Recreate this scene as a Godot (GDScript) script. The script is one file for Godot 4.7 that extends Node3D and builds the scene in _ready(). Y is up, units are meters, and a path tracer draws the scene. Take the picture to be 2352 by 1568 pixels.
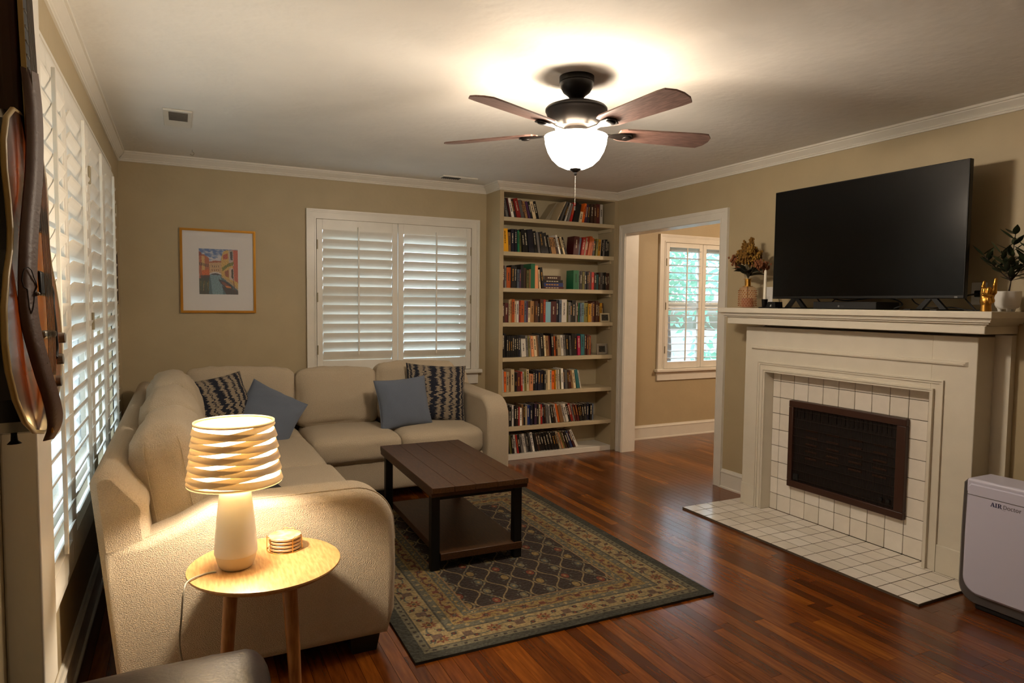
extends Node3D
# A living room by lamp light: sectional sofa, built-in bookcase, tiled fireplace with a television, a ceiling fan with its light on.
# World: x runs along the back wall (left wall at x = 0), z comes towards the camera (back wall at z = 0), floor at y = 0. Metres.

const ROOM_W := 4.0876
const ROOM_D := 6.5
const CEIL := 2.433
const CROWN_Y := 2.3645
const CROWN_O := 0.048
const SHELF_Z := 0.283
const SHELF_X := 2.851
const DOOR_A := 0.416
const DOOR_B := 1.621
const DOOR_H := 2.044
const FAR_X := 4.2176
const FAR_END := 6.9

var used := {}
var mats := {}
var rng := RandomNumberGenerator.new()
var noise := FastNoiseLite.new()
var cam: Camera3D
var group_now := -1


func _ready() -> void:
	rng.seed = 20240611
	noise.seed = 7
	noise.frequency = 1.0
	# --- camera
	cam = Camera3D.new()
	cam.name = "camera"
	cam.position = Vector3(0.3848, 1.3921, 5.4724)
	cam.rotation = Vector3(-0.0575, -0.4637, 0.0107)
	cam.fov = 54.56
	cam.near = 0.05
	cam.far = 200.0
	add_child(cam)
	cam.current = true
	# --- sky and exposure: an overcast day outside, seen only through the shutters
	var env := Environment.new()
	env.tonemap_mode = Environment.TONE_MAPPER_LINEAR
	env.tonemap_exposure = 1.0
	env.background_mode = Environment.BG_SKY
	env.sdfgi_enabled = true
	env.ssao_enabled = true
	env.ssil_enabled = true
	var sky := Sky.new()
	var sm := ProceduralSkyMaterial.new()
	sm.sky_top_color = Color(0.80, 0.90, 1.0)
	sm.sky_horizon_color = Color(0.86, 0.94, 1.0)
	sm.ground_bottom_color = Color(0.30, 0.33, 0.30)
	sm.ground_horizon_color = Color(0.45, 0.50, 0.46)
	sm.sky_energy_multiplier = 2.2
	sm.ground_energy_multiplier = 1.6
	sky.sky_material = sm
	env.sky = sky
	var we := WorldEnvironment.new()
	we.name = "surroundings"
	we.environment = env
	add_child(we)
	# --- the place, large to small
	make_materials()
	build_shell()
	build_floor()
	build_trim()
	build_windows()
	build_doorway()
	build_outside()
	build_hearth()
	build_fireplace()
	build_bookcase()
	build_rug()
	build_sofa()
	build_coffee_table()
	build_fan()
	build_far_light()
	build_television()
	build_books()
	build_side_table()
	build_table_lamp()
	build_pillows()
	build_ottoman()
	build_guitar()
	build_purifier()
	build_mantel_things()
	build_pictures()
	build_ceiling_bits()


# ---------------------------------------------------------------- naming
func numbered(called: String) -> String:
	var n: int = used.get(called, 0)
	used[called] = n + 1
	return called if n == 0 else "%s_%03d" % [called, n]


func tag(o: Node3D, label: String, category: String, group := "") -> Node3D:
	o.set_meta("label", label)
	o.set_meta("category", category)
	if group != "":
		o.set_meta("group", group)
	return o


func thing(called: String, label: String, category: String, at := Vector3.ZERO, turn := 0.0, group := "") -> Node3D:
	var o := Node3D.new()
	o.name = numbered(called)
	add_child(o)
	o.position = at
	o.rotation.y = turn
	return tag(o, label, category, group)


func part(parent: Node3D, called: String, m: Mesh, mat: Material, at := Vector3.ZERO, rot := Vector3.ZERO) -> MeshInstance3D:
	var o := MeshInstance3D.new()
	o.mesh = m
	if mat:
		o.material_override = mat
	o.position = at
	o.rotation = rot
	o.name = called
	parent.add_child(o, true)
	return o


func solo(called: String, m: Mesh, mat: Material, at := Vector3.ZERO) -> MeshInstance3D:
	var o := MeshInstance3D.new()
	o.mesh = m
	o.material_override = mat
	o.position = at
	o.name = numbered(called)
	add_child(o)
	return o


func struct(called: String, m: Mesh, mat: Material) -> MeshInstance3D:
	var o := solo(called, m, mat)
	o.set_meta("kind", "structure")
	return o


func struct_node(called: String) -> Node3D:
	var o := Node3D.new()
	o.name = numbered(called)
	add_child(o)
	o.set_meta("kind", "structure")
	return o


# ---------------------------------------------------------------- shapes
func new_st(smooth := false) -> SurfaceTool:
	var st := SurfaceTool.new()
	st.begin(Mesh.PRIMITIVE_TRIANGLES)
	group_now = 0 if smooth else -1
	st.set_smooth_group(group_now)
	return st


func done(st: SurfaceTool) -> ArrayMesh:
	st.generate_normals()
	st.index()
	return st.commit()


func tri(st: SurfaceTool, a: Vector3, b: Vector3, c: Vector3, out: Vector3) -> void:
	if (a - c).cross(a - b).dot(out) >= 0.0:
		st.add_vertex(a)
		st.add_vertex(b)
		st.add_vertex(c)
	else:
		st.add_vertex(a)
		st.add_vertex(c)
		st.add_vertex(b)


func quad(st: SurfaceTool, a: Vector3, b: Vector3, c: Vector3, d: Vector3, out: Vector3) -> void:
	tri(st, a, b, c, out)
	tri(st, a, c, d, out)


func quad_uv(st: SurfaceTool, p: Array, uv: Array, out: Vector3) -> void:
	for t in [[0, 1, 2], [0, 2, 3]]:
		var a: Vector3 = p[t[0]]
		var b: Vector3 = p[t[1]]
		var c: Vector3 = p[t[2]]
		var order: Array = [t[0], t[1], t[2]] if (a - c).cross(a - b).dot(out) >= 0.0 else [t[0], t[2], t[1]]
		for i in order:
			st.set_uv(uv[i])
			st.add_vertex(p[i])


func bx(st: SurfaceTool, lo: Vector3, hi: Vector3) -> void:
	var v := []
	for i in 8:
		v.append(Vector3(hi.x if i & 1 else lo.x, hi.y if i & 2 else lo.y, hi.z if i & 4 else lo.z))
	quad(st, v[0], v[2], v[6], v[4], Vector3.LEFT)
	quad(st, v[1], v[3], v[7], v[5], Vector3.RIGHT)
	quad(st, v[0], v[1], v[5], v[4], Vector3.DOWN)
	quad(st, v[2], v[3], v[7], v[6], Vector3.UP)
	quad(st, v[0], v[1], v[3], v[2], Vector3.FORWARD)
	quad(st, v[4], v[5], v[7], v[6], Vector3.BACK)


func box(lo: Vector3, hi: Vector3) -> ArrayMesh:
	var st := new_st()
	bx(st, lo, hi)
	return done(st)


func cbox(size: Vector3) -> ArrayMesh:
	return box(-size / 2.0, size / 2.0)


# a box whose edges are rounded: n steps on each bend
func rb(st: SurfaceTool, lo: Vector3, hi: Vector3, r: float, n := 2) -> void:
	var half := (hi - lo) / 2.0
	var mid := (hi + lo) / 2.0
	r = minf(r, minf(half.x, minf(half.y, half.z)) * 0.999)
	for ax in 3:
		for s in [-1.0, 1.0]:
			var u := (ax + 1) % 3
			var w := (ax + 2) % 3
			var us := edge_steps(half[u], r, n)
			var ws := edge_steps(half[w], r, n)
			for i in us.size() - 1:
				for j in ws.size() - 1:
					var q := []
					for c in [[i, j], [i + 1, j], [i + 1, j + 1], [i, j + 1]]:
						var p := Vector3.ZERO
						p[ax] = s * half[ax]
						p[u] = us[c[0]]
						p[w] = ws[c[1]]
						q.append(mid + rounded(p, half, r))
					st.set_smooth_group(-1 if i == n and j == n else 0)
					quad(st, q[0], q[1], q[2], q[3], (q[0] + q[2]) / 2.0 - mid)
	st.set_smooth_group(group_now)


func edge_steps(h: float, r: float, n: int) -> PackedFloat32Array:
	var a := PackedFloat32Array()
	for k in n + 1:
		a.append(-h + r * tan(PI / 4.0 * k / n) )
	for k in n + 1:
		a.append(h - r * tan(PI / 4.0 * (n - k) / n))
	return a


func rounded(p: Vector3, half: Vector3, r: float) -> Vector3:
	var inner := Vector3(clampf(p.x, -half.x + r, half.x - r), clampf(p.y, -half.y + r, half.y - r), clampf(p.z, -half.z + r, half.z - r))
	return inner + (p - inner).normalized() * r


func rbox(lo: Vector3, hi: Vector3, r: float, n := 2) -> ArrayMesh:
	var st := new_st(true)
	rb(st, lo, hi, r, n)
	return done(st)


# upholstery: a rounded box that swells in the middle of its faces and creases a little
func cushion(size: Vector3, r: float, puff: Vector3, n := 14, wrinkle := 0.004, seed_at := 0.0) -> ArrayMesh:
	var st := new_st(true)
	var half := size / 2.0
	for ax in 3:
		for s in [-1.0, 1.0]:
			var u := (ax + 1) % 3
			var w := (ax + 2) % 3
			var g := []
			for i in n + 1:
				var row := []
				for j in n + 1:
					var p := Vector3.ZERO
					p[ax] = s
					p[u] = sin((float(i) / n - 0.5) * PI) * 0.55 + (float(i) / n * 2.0 - 1.0) * 0.45
					p[w] = sin((float(j) / n - 0.5) * PI) * 0.55 + (float(j) / n * 2.0 - 1.0) * 0.45
					row.append(cushion_at(p, half, r, puff, wrinkle, seed_at))
				g.append(row)
			for i in n:
				for j in n:
					quad(st, g[i][j], g[i + 1][j], g[i + 1][j + 1], g[i][j + 1], (g[i][j] + g[i + 1][j + 1]) / 2.0)
	return done(st)


func cushion_at(p: Vector3, half: Vector3, r: float, puff: Vector3, wrinkle: float, seed_at: float) -> Vector3:
	var q := rounded(p * half, half, r)
	var e := Vector3(1.0 - p.x * p.x, 1.0 - p.y * p.y, 1.0 - p.z * p.z)
	var d := Vector3(signf(p.x) * absf(p.x) * e.y * e.z * puff.x, signf(p.y) * absf(p.y) * e.x * e.z * puff.y, signf(p.z) * absf(p.z) * e.x * e.y * puff.z)
	var out := q + d
	if wrinkle > 0.0:
		var k := noise.get_noise_3d(out.x * 7.0 + seed_at, out.y * 7.0, out.z * 7.0) + 0.5 * noise.get_noise_3d(out.x * 17.0, out.y * 17.0 + seed_at, out.z * 17.0)
		out += out.normalized() * k * wrinkle * 2.0
	return out


# a throw pillow in its own x-y plane: drawn-in sides, pointed corners, a seam all round
func pillow_mesh(w: float, h: float, t: float, seed_at := 0.0, n := 22) -> ArrayMesh:
	var st := new_st(true)
	var g := [[], []]
	for s in 2:
		for i in n + 1:
			var row := []
			for j in n + 1:
				var u := sin((float(i) / n - 0.5) * PI)
				var v := sin((float(j) / n - 0.5) * PI)
				var pin := 1.0 - 0.07 * (1.0 - v * v) * absf(u)
				var pin2 := 1.0 - 0.07 * (1.0 - u * u) * absf(v)
				var x := u * w / 2.0 * pin
				var y := v * h / 2.0 * pin2
				var k := pow(maxf(0.0, (1.0 - u * u) * (1.0 - v * v)), 0.42) * t / 2.0
				var m := 1.0 - u * u * v * v
				k += noise.get_noise_2d(x * 9.0 + seed_at, y * 9.0 + s * 50.0) * 0.012 * m * (1.0 if k > 0.004 else 0.0)
				row.append(Vector3(x, y, maxf(k, 0.0) * (1.0 if s == 0 else -1.0)))
			g[s].append(row)
	for s in 2:
		for i in n:
			for j in n:
				quad_uv(st, [g[s][i][j], g[s][i + 1][j], g[s][i + 1][j + 1], g[s][i][j + 1]], [Vector2(float(i) / n, float(j) / n), Vector2(float(i + 1) / n, float(j) / n), Vector2(float(i + 1) / n, float(j + 1) / n), Vector2(float(i) / n, float(j + 1) / n)], Vector3(0, 0, 1.0 if s == 0 else -1.0))
	return done(st)


func tube(st: SurfaceTool, pts: Array, radii: Array, seg := 10, caps := true) -> void:
	var rings := []
	var side := Vector3.ZERO
	for i in pts.size():
		var a: Vector3 = pts[maxi(i - 1, 0)]
		var b: Vector3 = pts[mini(i + 1, pts.size() - 1)]
		var dir := (b - a).normalized()
		if side == Vector3.ZERO:
			side = dir.cross(Vector3.UP if absf(dir.y) < 0.9 else Vector3.RIGHT).normalized()
		else:
			side = (side - dir * side.dot(dir)).normalized()
		var up := dir.cross(side)
		var ring := []
		var r: float = radii[mini(i, radii.size() - 1)]
		for k in seg:
			var t := TAU * k / seg
			ring.append(pts[i] + (side * cos(t) + up * sin(t)) * r)
		rings.append(ring)
	for i in pts.size() - 1:
		var mid: Vector3 = (pts[i] + pts[i + 1]) / 2.0
		for k in seg:
			var l := (k + 1) % seg
			var c: Vector3 = (rings[i][k] + rings[i][l] + rings[i + 1][k] + rings[i + 1][l]) / 4.0
			quad(st, rings[i][k], rings[i][l], rings[i + 1][l], rings[i + 1][k], c - mid)
	if caps:
		st.set_smooth_group(-1)
		for e in [0, pts.size() - 1]:
			var o: Vector3 = pts[e] - pts[1 if e == 0 else pts.size() - 2]
			for k in seg:
				tri(st, pts[e], rings[e][k], rings[e][(k + 1) % seg], o)
		st.set_smooth_group(group_now)


func tube_mesh(pts: Array, radii: Array, seg := 10) -> ArrayMesh:
	var st := new_st(true)
	tube(st, pts, radii, seg)
	return done(st)


func curve_pts(ctrl: Array, per := 6) -> Array:
	var out := []
	for i in ctrl.size() - 1:
		var p0: Vector3 = ctrl[maxi(i - 1, 0)]
		var p1: Vector3 = ctrl[i]
		var p2: Vector3 = ctrl[i + 1]
		var p3: Vector3 = ctrl[mini(i + 2, ctrl.size() - 1)]
		for k in per:
			out.append(p1.cubic_interpolate(p2, p0, p3, float(k) / per))
	out.append(ctrl[-1])
	return out


# profile: [radius, height] pairs from bottom to top along the outside
func lathe(st: SurfaceTool, profile: Array, seg := 32, at := Vector3.ZERO) -> void:
	var bend := 0
	var last := Vector2.ZERO
	for i in profile.size() - 1:
		var a: Array = profile[i]
		var b: Array = profile[i + 1]
		var way := Vector2(b[0] - a[0], b[1] - a[1]).normalized()
		if i > 0 and last.dot(way) < 0.72:
			bend += 1
		last = way
		if group_now >= 0:
			st.set_smooth_group(bend)
		for k in seg:
			var t0 := TAU * k / seg
			var t1 := TAU * (k + 1) / seg
			var d0 := Vector3(cos(t0), 0, sin(t0))
			var d1 := Vector3(cos(t1), 0, sin(t1))
			var rad := (d0 + d1) / 2.0
			var out: Vector3 = rad * (b[1] - a[1]) + Vector3.UP * (a[0] - b[0])
			var p := [at + d0 * a[0] + Vector3.UP * a[1], at + d1 * a[0] + Vector3.UP * a[1], at + d1 * b[0] + Vector3.UP * b[1], at + d0 * b[0] + Vector3.UP * b[1]]
			if a[0] > 1e-6:
				tri(st, p[0], p[1], p[2], out)
			if b[0] > 1e-6:
				tri(st, p[0], p[2], p[3], out)
	st.set_smooth_group(group_now)


func lathe_mesh(profile: Array, seg := 32, smooth := true, at := Vector3.ZERO) -> ArrayMesh:
	var st := new_st(smooth)
	lathe(st, profile, seg, at)
	return done(st)


func flip_yz(poly: Array, axis: String, p: Vector2, d: float) -> Vector3:
	match axis:
		"x":
			return Vector3(d, p.y, p.x)  # polygon in (z, y)
		"y":
			return Vector3(p.x, d, p.y)  # polygon in (x, z)
	return Vector3(p.x, p.y, d)  # polygon in (x, y)


# a polygon pushed along an axis; bevel draws both ends in
func prism(st: SurfaceTool, poly: Array, axis: String, a: float, b: float, bevel := 0.0) -> void:
	var pv := PackedVector2Array(poly)
	var mid := Vector2.ZERO
	for p in pv:
		mid += p / pv.size()
	var inner := pv
	if bevel > 0.0:
		var off := Geometry2D.offset_polygon(pv, -bevel, Geometry2D.JOIN_MITER)
		if off.size() == 1 and off[0].size() == pv.size():
			# line the shrunk outline up with the first one
			var best := 0
			var best_d := 1e9
			for k in pv.size():
				var dd := pv[0].distance_squared_to(off[0][k])
				if dd < best_d:
					best_d = dd
					best = k
			inner = PackedVector2Array()
			var same := Geometry2D.is_polygon_clockwise(pv) == Geometry2D.is_polygon_clockwise(off[0])
			for k in pv.size():
				inner.append(off[0][(best + (k if same else -k) + pv.size() * 2) % pv.size()])
		else:
			inner = PackedVector2Array()
			for p in pv:
				inner.append(p + (mid - p).normalized() * bevel)
	var d := flip_yz(poly, axis, Vector2.ZERO, 1.0)
	var levels := [[a, inner], [a + bevel, pv], [b - bevel, pv], [b, inner]] if bevel > 0.0 else [[a, pv], [b, pv]]
	var ccw := not Geometry2D.is_polygon_clockwise(pv)
	for l in levels.size() - 1:
		for k in pv.size():
			var m := (k + 1) % pv.size()
			var e := pv[m] - pv[k]
			var o2 := Vector2(e.y, -e.x) * (1.0 if ccw else -1.0)
			# is_polygon_clockwise uses a y-down sense; settle the side by a test point
			if Geometry2D.is_point_in_polygon((pv[k] + pv[m]) / 2.0 + o2.normalized() * 1e-4, pv):
				o2 = -o2
			var out := flip_yz(poly, axis, o2, 0.0)
			quad(st, flip_yz(poly, axis, levels[l][1][k], levels[l][0]), flip_yz(poly, axis, levels[l][1][m], levels[l][0]), flip_yz(poly, axis, levels[l + 1][1][m], levels[l + 1][0]), flip_yz(poly, axis, levels[l + 1][1][k], levels[l + 1][0]), out)
	st.set_smooth_group(-1)
	for e in [0, levels.size() - 1]:
		var t := Geometry2D.triangulate_polygon(levels[e][1])
		for k in range(0, t.size(), 3):
			tri(st, flip_yz(poly, axis, levels[e][1][t[k]], levels[e][0]), flip_yz(poly, axis, levels[e][1][t[k + 1]], levels[e][0]), flip_yz(poly, axis, levels[e][1][t[k + 2]], levels[e][0]), d * (-1.0 if e == 0 else 1.0))
	st.set_smooth_group(group_now)


func prism_mesh(poly: Array, axis: String, a: float, b: float, bevel := 0.0, smooth := false) -> ArrayMesh:
	var st := new_st(smooth)
	prism(st, poly, axis, a, b, bevel)
	return done(st)


func ball(st: SurfaceTool, at: Vector3, r: Vector3, seg := 10, rings := 6) -> void:
	for i in rings:
		var a0 := PI * i / rings - PI / 2.0
		var a1 := PI * (i + 1) / rings - PI / 2.0
		for k in seg:
			var t0 := TAU * k / seg
			var t1 := TAU * (k + 1) / seg
			var p := []
			for q in [[a0, t0], [a0, t1], [a1, t1], [a1, t0]]:
				p.append(at + Vector3(cos(q[0]) * cos(q[1]), sin(q[0]), cos(q[0]) * sin(q[1])) * r)
			var out: Vector3 = (p[0] + p[2]) / 2.0 - at
			if i > 0:
				tri(st, p[0], p[1], p[2], out)
			if i < rings - 1:
				tri(st, p[0], p[2], p[3], out)


# ---------------------------------------------------------------- materials
func noise_tex(freq: float, lo: Color, hi: Color, octaves := 4, seed_at := 1, size := 512, as_normal := false, bump := 4.0) -> NoiseTexture2D:
	var n := FastNoiseLite.new()
	n.seed = seed_at
	n.noise_type = FastNoiseLite.TYPE_SIMPLEX_SMOOTH
	n.frequency = freq
	n.fractal_octaves = octaves
	var t := NoiseTexture2D.new()
	t.width = size
	t.height = size
	t.seamless = true
	t.noise = n
	if as_normal:
		t.as_normal_map = true
		t.bump_strength = bump
	else:
		var g := Gradient.new()
		g.set_color(0, lo)
		g.set_color(1, hi)
		t.color_ramp = g
	return t


func mat(called: String, c: Color, rough := 0.8, metal := 0.0) -> StandardMaterial3D:
	var m := StandardMaterial3D.new()
	m.resource_name = called
	m.albedo_color = c
	m.roughness = rough
	m.metallic = metal
	mats[called] = m
	return m


func textured(m: StandardMaterial3D, t: Texture2D, scale: Vector3, world := false) -> StandardMaterial3D:
	m.albedo_texture = t
	m.uv1_triplanar = true
	m.uv1_world_triplanar = world
	m.uv1_scale = scale
	return m


func bumped(m: StandardMaterial3D, t: Texture2D, k: float) -> StandardMaterial3D:
	m.normal_enabled = true
	m.normal_texture = t
	m.normal_scale = k
	return m


func make_materials() -> void:
	var soft := noise_tex(0.008, Color(0.97, 0.97, 0.97), Color(1, 1, 1), 3, 3)
	var grain := noise_tex(0.02, Color(0.62, 0.60, 0.58), Color(1, 1, 1), 5, 5)
	var grain_n := noise_tex(0.03, Color.BLACK, Color.WHITE, 4, 6, 512, true, 2.0)
	var weave_n := noise_tex(0.12, Color.BLACK, Color.WHITE, 3, 8, 512, true, 6.0)
	var weave := noise_tex(0.10, Color(0.86, 0.85, 0.84), Color(1, 1, 1), 3, 9)
	var orange_peel := noise_tex(0.05, Color.BLACK, Color.WHITE, 3, 10, 512, true, 1.5)
	bumped(textured(mat("wall_paint", Color(0.70, 0.635, 0.505), 0.55), soft, Vector3.ONE * 0.7, true), orange_peel, 0.12)
	bumped(textured(mat("ceiling_paint", Color(0.91, 0.90, 0.875), 0.9), soft, Vector3.ONE * 0.5, true), orange_peel, 0.25)
	textured(mat("trim_paint", Color(0.885, 0.865, 0.82), 0.32), soft, Vector3.ONE * 1.3, true)
	textured(mat("shutter_paint", Color(0.90, 0.885, 0.845), 0.36), soft, Vector3.ONE * 1.3)
	textured(mat("shelf_paint", Color(0.765, 0.71, 0.585), 0.45), soft, Vector3.ONE * 1.3, true)
	textured(mat("mantel_paint", Color(0.87, 0.84, 0.775), 0.42), soft, Vector3.ONE * 1.3, true)
	# floor boards: six tones of one stained oak
	var board := noise_tex(0.016, Color(0.74, 0.70, 0.66), Color(1, 1, 1), 5, 21)
	var floor_n := noise_tex(0.010, Color.BLACK, Color.WHITE, 3, 22, 512, true, 1.2)
	var tones := [Color(0.53, 0.29, 0.09), Color(0.44, 0.225, 0.065), Color(0.62, 0.36, 0.11), Color(0.36, 0.175, 0.05), Color(0.50, 0.26, 0.075), Color(0.41, 0.21, 0.065)]
	for k in 6:
		var m := textured(mat("floor_board_%s" % ["amber", "chestnut", "honey", "walnut", "copper", "umber"][k], tones[k], 0.24), board, Vector3(5.0, 5.0, 0.55), true)
		bumped(m, floor_n, 0.07)
		m.metallic_specular = 0.36
		m.clearcoat_enabled = true
		m.clearcoat = 0.35
		m.clearcoat_roughness = 0.16
	textured(mat("joint_dirt", Color(0.16, 0.10, 0.06), 0.9), soft, Vector3.ONE)
	# tiles
	for k in 3:
		textured(mat("tile_%d" % k, [Color(0.925, 0.895, 0.85), Color(0.905, 0.875, 0.825), Color(0.94, 0.915, 0.875)][k], 0.16), soft, Vector3.ONE * 3.0, true)
	textured(mat("grout", Color(0.36, 0.32, 0.27), 0.95), weave, Vector3.ONE * 4.0, true)
	# upholstery
	var fab := bumped(textured(mat("sofa_fabric", Color(0.785, 0.725, 0.63), 0.95), weave, Vector3(2.6, 4.4, 2.6)), weave_n, 1.0)
	fab.rim_enabled = true
	fab.rim = 0.25
	fab.rim_tint = 0.6
	var blue := bumped(textured(mat("blue_linen", Color(0.415, 0.455, 0.525), 0.95), weave, Vector3.ONE * 5.0), weave_n, 0.6)
	blue.rim_enabled = true
	blue.rim = 0.3
	var dark := mat("black_plastic", Color(0.025, 0.025, 0.027), 0.42)
	dark.metallic_specular = 0.45
	mat("matte_black", Color(0.018, 0.018, 0.020), 0.6)
	mat("sofa_foot", Color(0.02, 0.017, 0.015), 0.5)
	bumped(textured(mat("leather_dark", Color(0.105, 0.070, 0.060), 0.44), noise_tex(0.02, Color(0.8, 0.78, 0.76), Color(1, 1, 1), 4, 31), Vector3.ONE * 2.0), noise_tex(0.07, Color.BLACK, Color.WHITE, 3, 32, 512, true, 3.0), 0.10)
	mats.leather_dark.metallic_specular = 0.3
	mat("leather_welt", Color(0.62, 0.55, 0.48), 0.6)
	# wood
	var tt := textured(mat("table_wood", Color(0.34, 0.213, 0.105), 0.42), grain, Vector3(9.0, 9.0, 1.0))
	bumped(tt, grain_n, 0.15)
	textured(mat("table_wood_end", Color(0.29, 0.17, 0.08), 0.42), grain, Vector3(1.5, 9.0, 9.0))
	bumped(textured(mat("mango_wood", Color(0.80, 0.645, 0.43), 0.42), noise_tex(0.018, Color(0.82, 0.74, 0.64), Color(1, 1, 1), 5, 41), Vector3(9.0, 9.0, 1.4)), grain_n, 0.12)
	textured(mat("mango_leg", Color(0.70, 0.50, 0.29), 0.45), noise_tex(0.018, Color(0.75, 0.66, 0.55), Color(1, 1, 1), 5, 42), Vector3(9.0, 1.4, 9.0))
	textured(mat("blade_wood", Color(0.54, 0.42, 0.385), 0.5), grain, Vector3(1.2, 8.0, 12.0))
	textured(mat("brown_enamel", Color(0.235, 0.13, 0.085), 0.42), soft, Vector3.ONE * 2.0)
	textured(mat("frame_brown", Color(0.30, 0.20, 0.12), 0.5), grain, Vector3.ONE * 3.0)
	# metal
	mat("gold_leaf", Color(0.70, 0.50, 0.20), 0.34, 0.9)
	mat("gold_metal", Color(0.76, 0.57, 0.27), 0.28, 1.0)
	mat("brass_wire", Color(0.87, 0.68, 0.38), 0.25, 1.0)
	mat("bronze", Color(0.085, 0.070, 0.062), 0.40, 0.6)
	mat("steel", Color(0.62, 0.60, 0.57), 0.30, 1.0)
	mat("silver_frame", Color(0.66, 0.64, 0.60), 0.35, 0.8)
	mat("table_metal", Color(0.030, 0.031, 0.034), 0.48, 0.3)
	mat("hinge", Color(0.60, 0.56, 0.46), 0.5, 0.3)
	# glass
	var pane := mat("window_glass", Color(1, 1, 1, 0.04), 0.0)
	pane.transparency = BaseMaterial3D.TRANSPARENCY_ALPHA
	var amber := mat("amber_glass", Color(0.86, 0.60, 0.36, 0.28), 0.08)
	amber.transparency = BaseMaterial3D.TRANSPARENCY_ALPHA
	mat("picture_mat", Color(0.87, 0.855, 0.85), 0.85)
	mat("paper", Color(0.83, 0.79, 0.70), 0.9)
	mat("white_ceramic", Color(0.88, 0.87, 0.85), 0.3)
	mat("cream_ceramic", Color(0.86, 0.80, 0.68), 0.45)
	mat("white_plastic", Color(0.86, 0.85, 0.83), 0.35)
	mat("candle_wax", Color(0.90, 0.87, 0.80), 0.5)
	mat("purifier_white", Color(0.795, 0.79, 0.87), 0.30)
	mat("purifier_grey", Color(0.40, 0.385, 0.385), 0.28, 0.5)
	mat("vent_grey", Color(0.40, 0.38, 0.35), 0.6)
	mat("soil", Color(0.13, 0.09, 0.06), 1.0)
	mat("cord_grey", Color(0.55, 0.52, 0.46), 0.4)


# ---------------------------------------------------------------- the shell
# a wall as boxes round its openings: u runs along the wall, each opening is [u0, u1, y0, y1]
func wall_mesh(axis: String, d0: float, d1: float, u0: float, u1: float, top: float, holes: Array) -> ArrayMesh:
	var st := new_st()
	var at := u0
	var cut := []
	for h in holes:
		cut.append([at, h[0], 0.0, top])
		if h[2] > 0.0:
			cut.append([h[0], h[1], 0.0, h[2]])
		cut.append([h[0], h[1], h[3], top])
		at = h[1]
	cut.append([at, u1, 0.0, top])
	for c in cut:
		if axis == "z":
			bx(st, Vector3(d0, c[2], c[0]), Vector3(d1, c[3], c[1]))
		else:
			bx(st, Vector3(c[0], c[2], d0), Vector3(c[1], c[3], d1))
	return done(st)


func build_shell() -> void:
	struct("wall_left", wall_mesh("z", -0.14, 0.0, 0.0, ROOM_D, CEIL, [[0.76, 3.34, 0.50, 2.10]]), mats.wall_paint)
	struct("wall_back", wall_mesh("x", -0.14, 0.0, -0.14, FAR_X, CEIL, [[1.37, 2.69, 0.83, 2.04]]), mats.wall_paint)
	struct("wall_right", wall_mesh("z", ROOM_W, FAR_X, 0.0, ROOM_D, CEIL, [[DOOR_A - 0.02, DOOR_B + 0.02, 0.0, DOOR_H + 0.02]]), mats.wall_paint)
	struct("wall_front", wall_mesh("x", ROOM_D, ROOM_D + 0.14, -0.14, FAR_X, CEIL, []), mats.wall_paint)
	struct("wall_far_back", wall_mesh("x", -0.14, 0.0, FAR_X, FAR_END + 0.14, CEIL, [[4.91, 5.86, 0.74, 2.02]]), mats.wall_paint)
	struct("wall_far_right", wall_mesh("z", FAR_END, FAR_END + 0.14, 0.0, 3.6, CEIL, []), mats.wall_paint)
	struct("wall_far_front", wall_mesh("x", 3.6, 3.74, FAR_X, FAR_END + 0.14, CEIL, []), mats.wall_paint)
	struct("ceiling", box(Vector3(-0.14, CEIL, -0.14), Vector3(FAR_END + 0.14, CEIL + 0.14, ROOM_D + 0.14)), mats.ceiling_paint)


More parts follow.
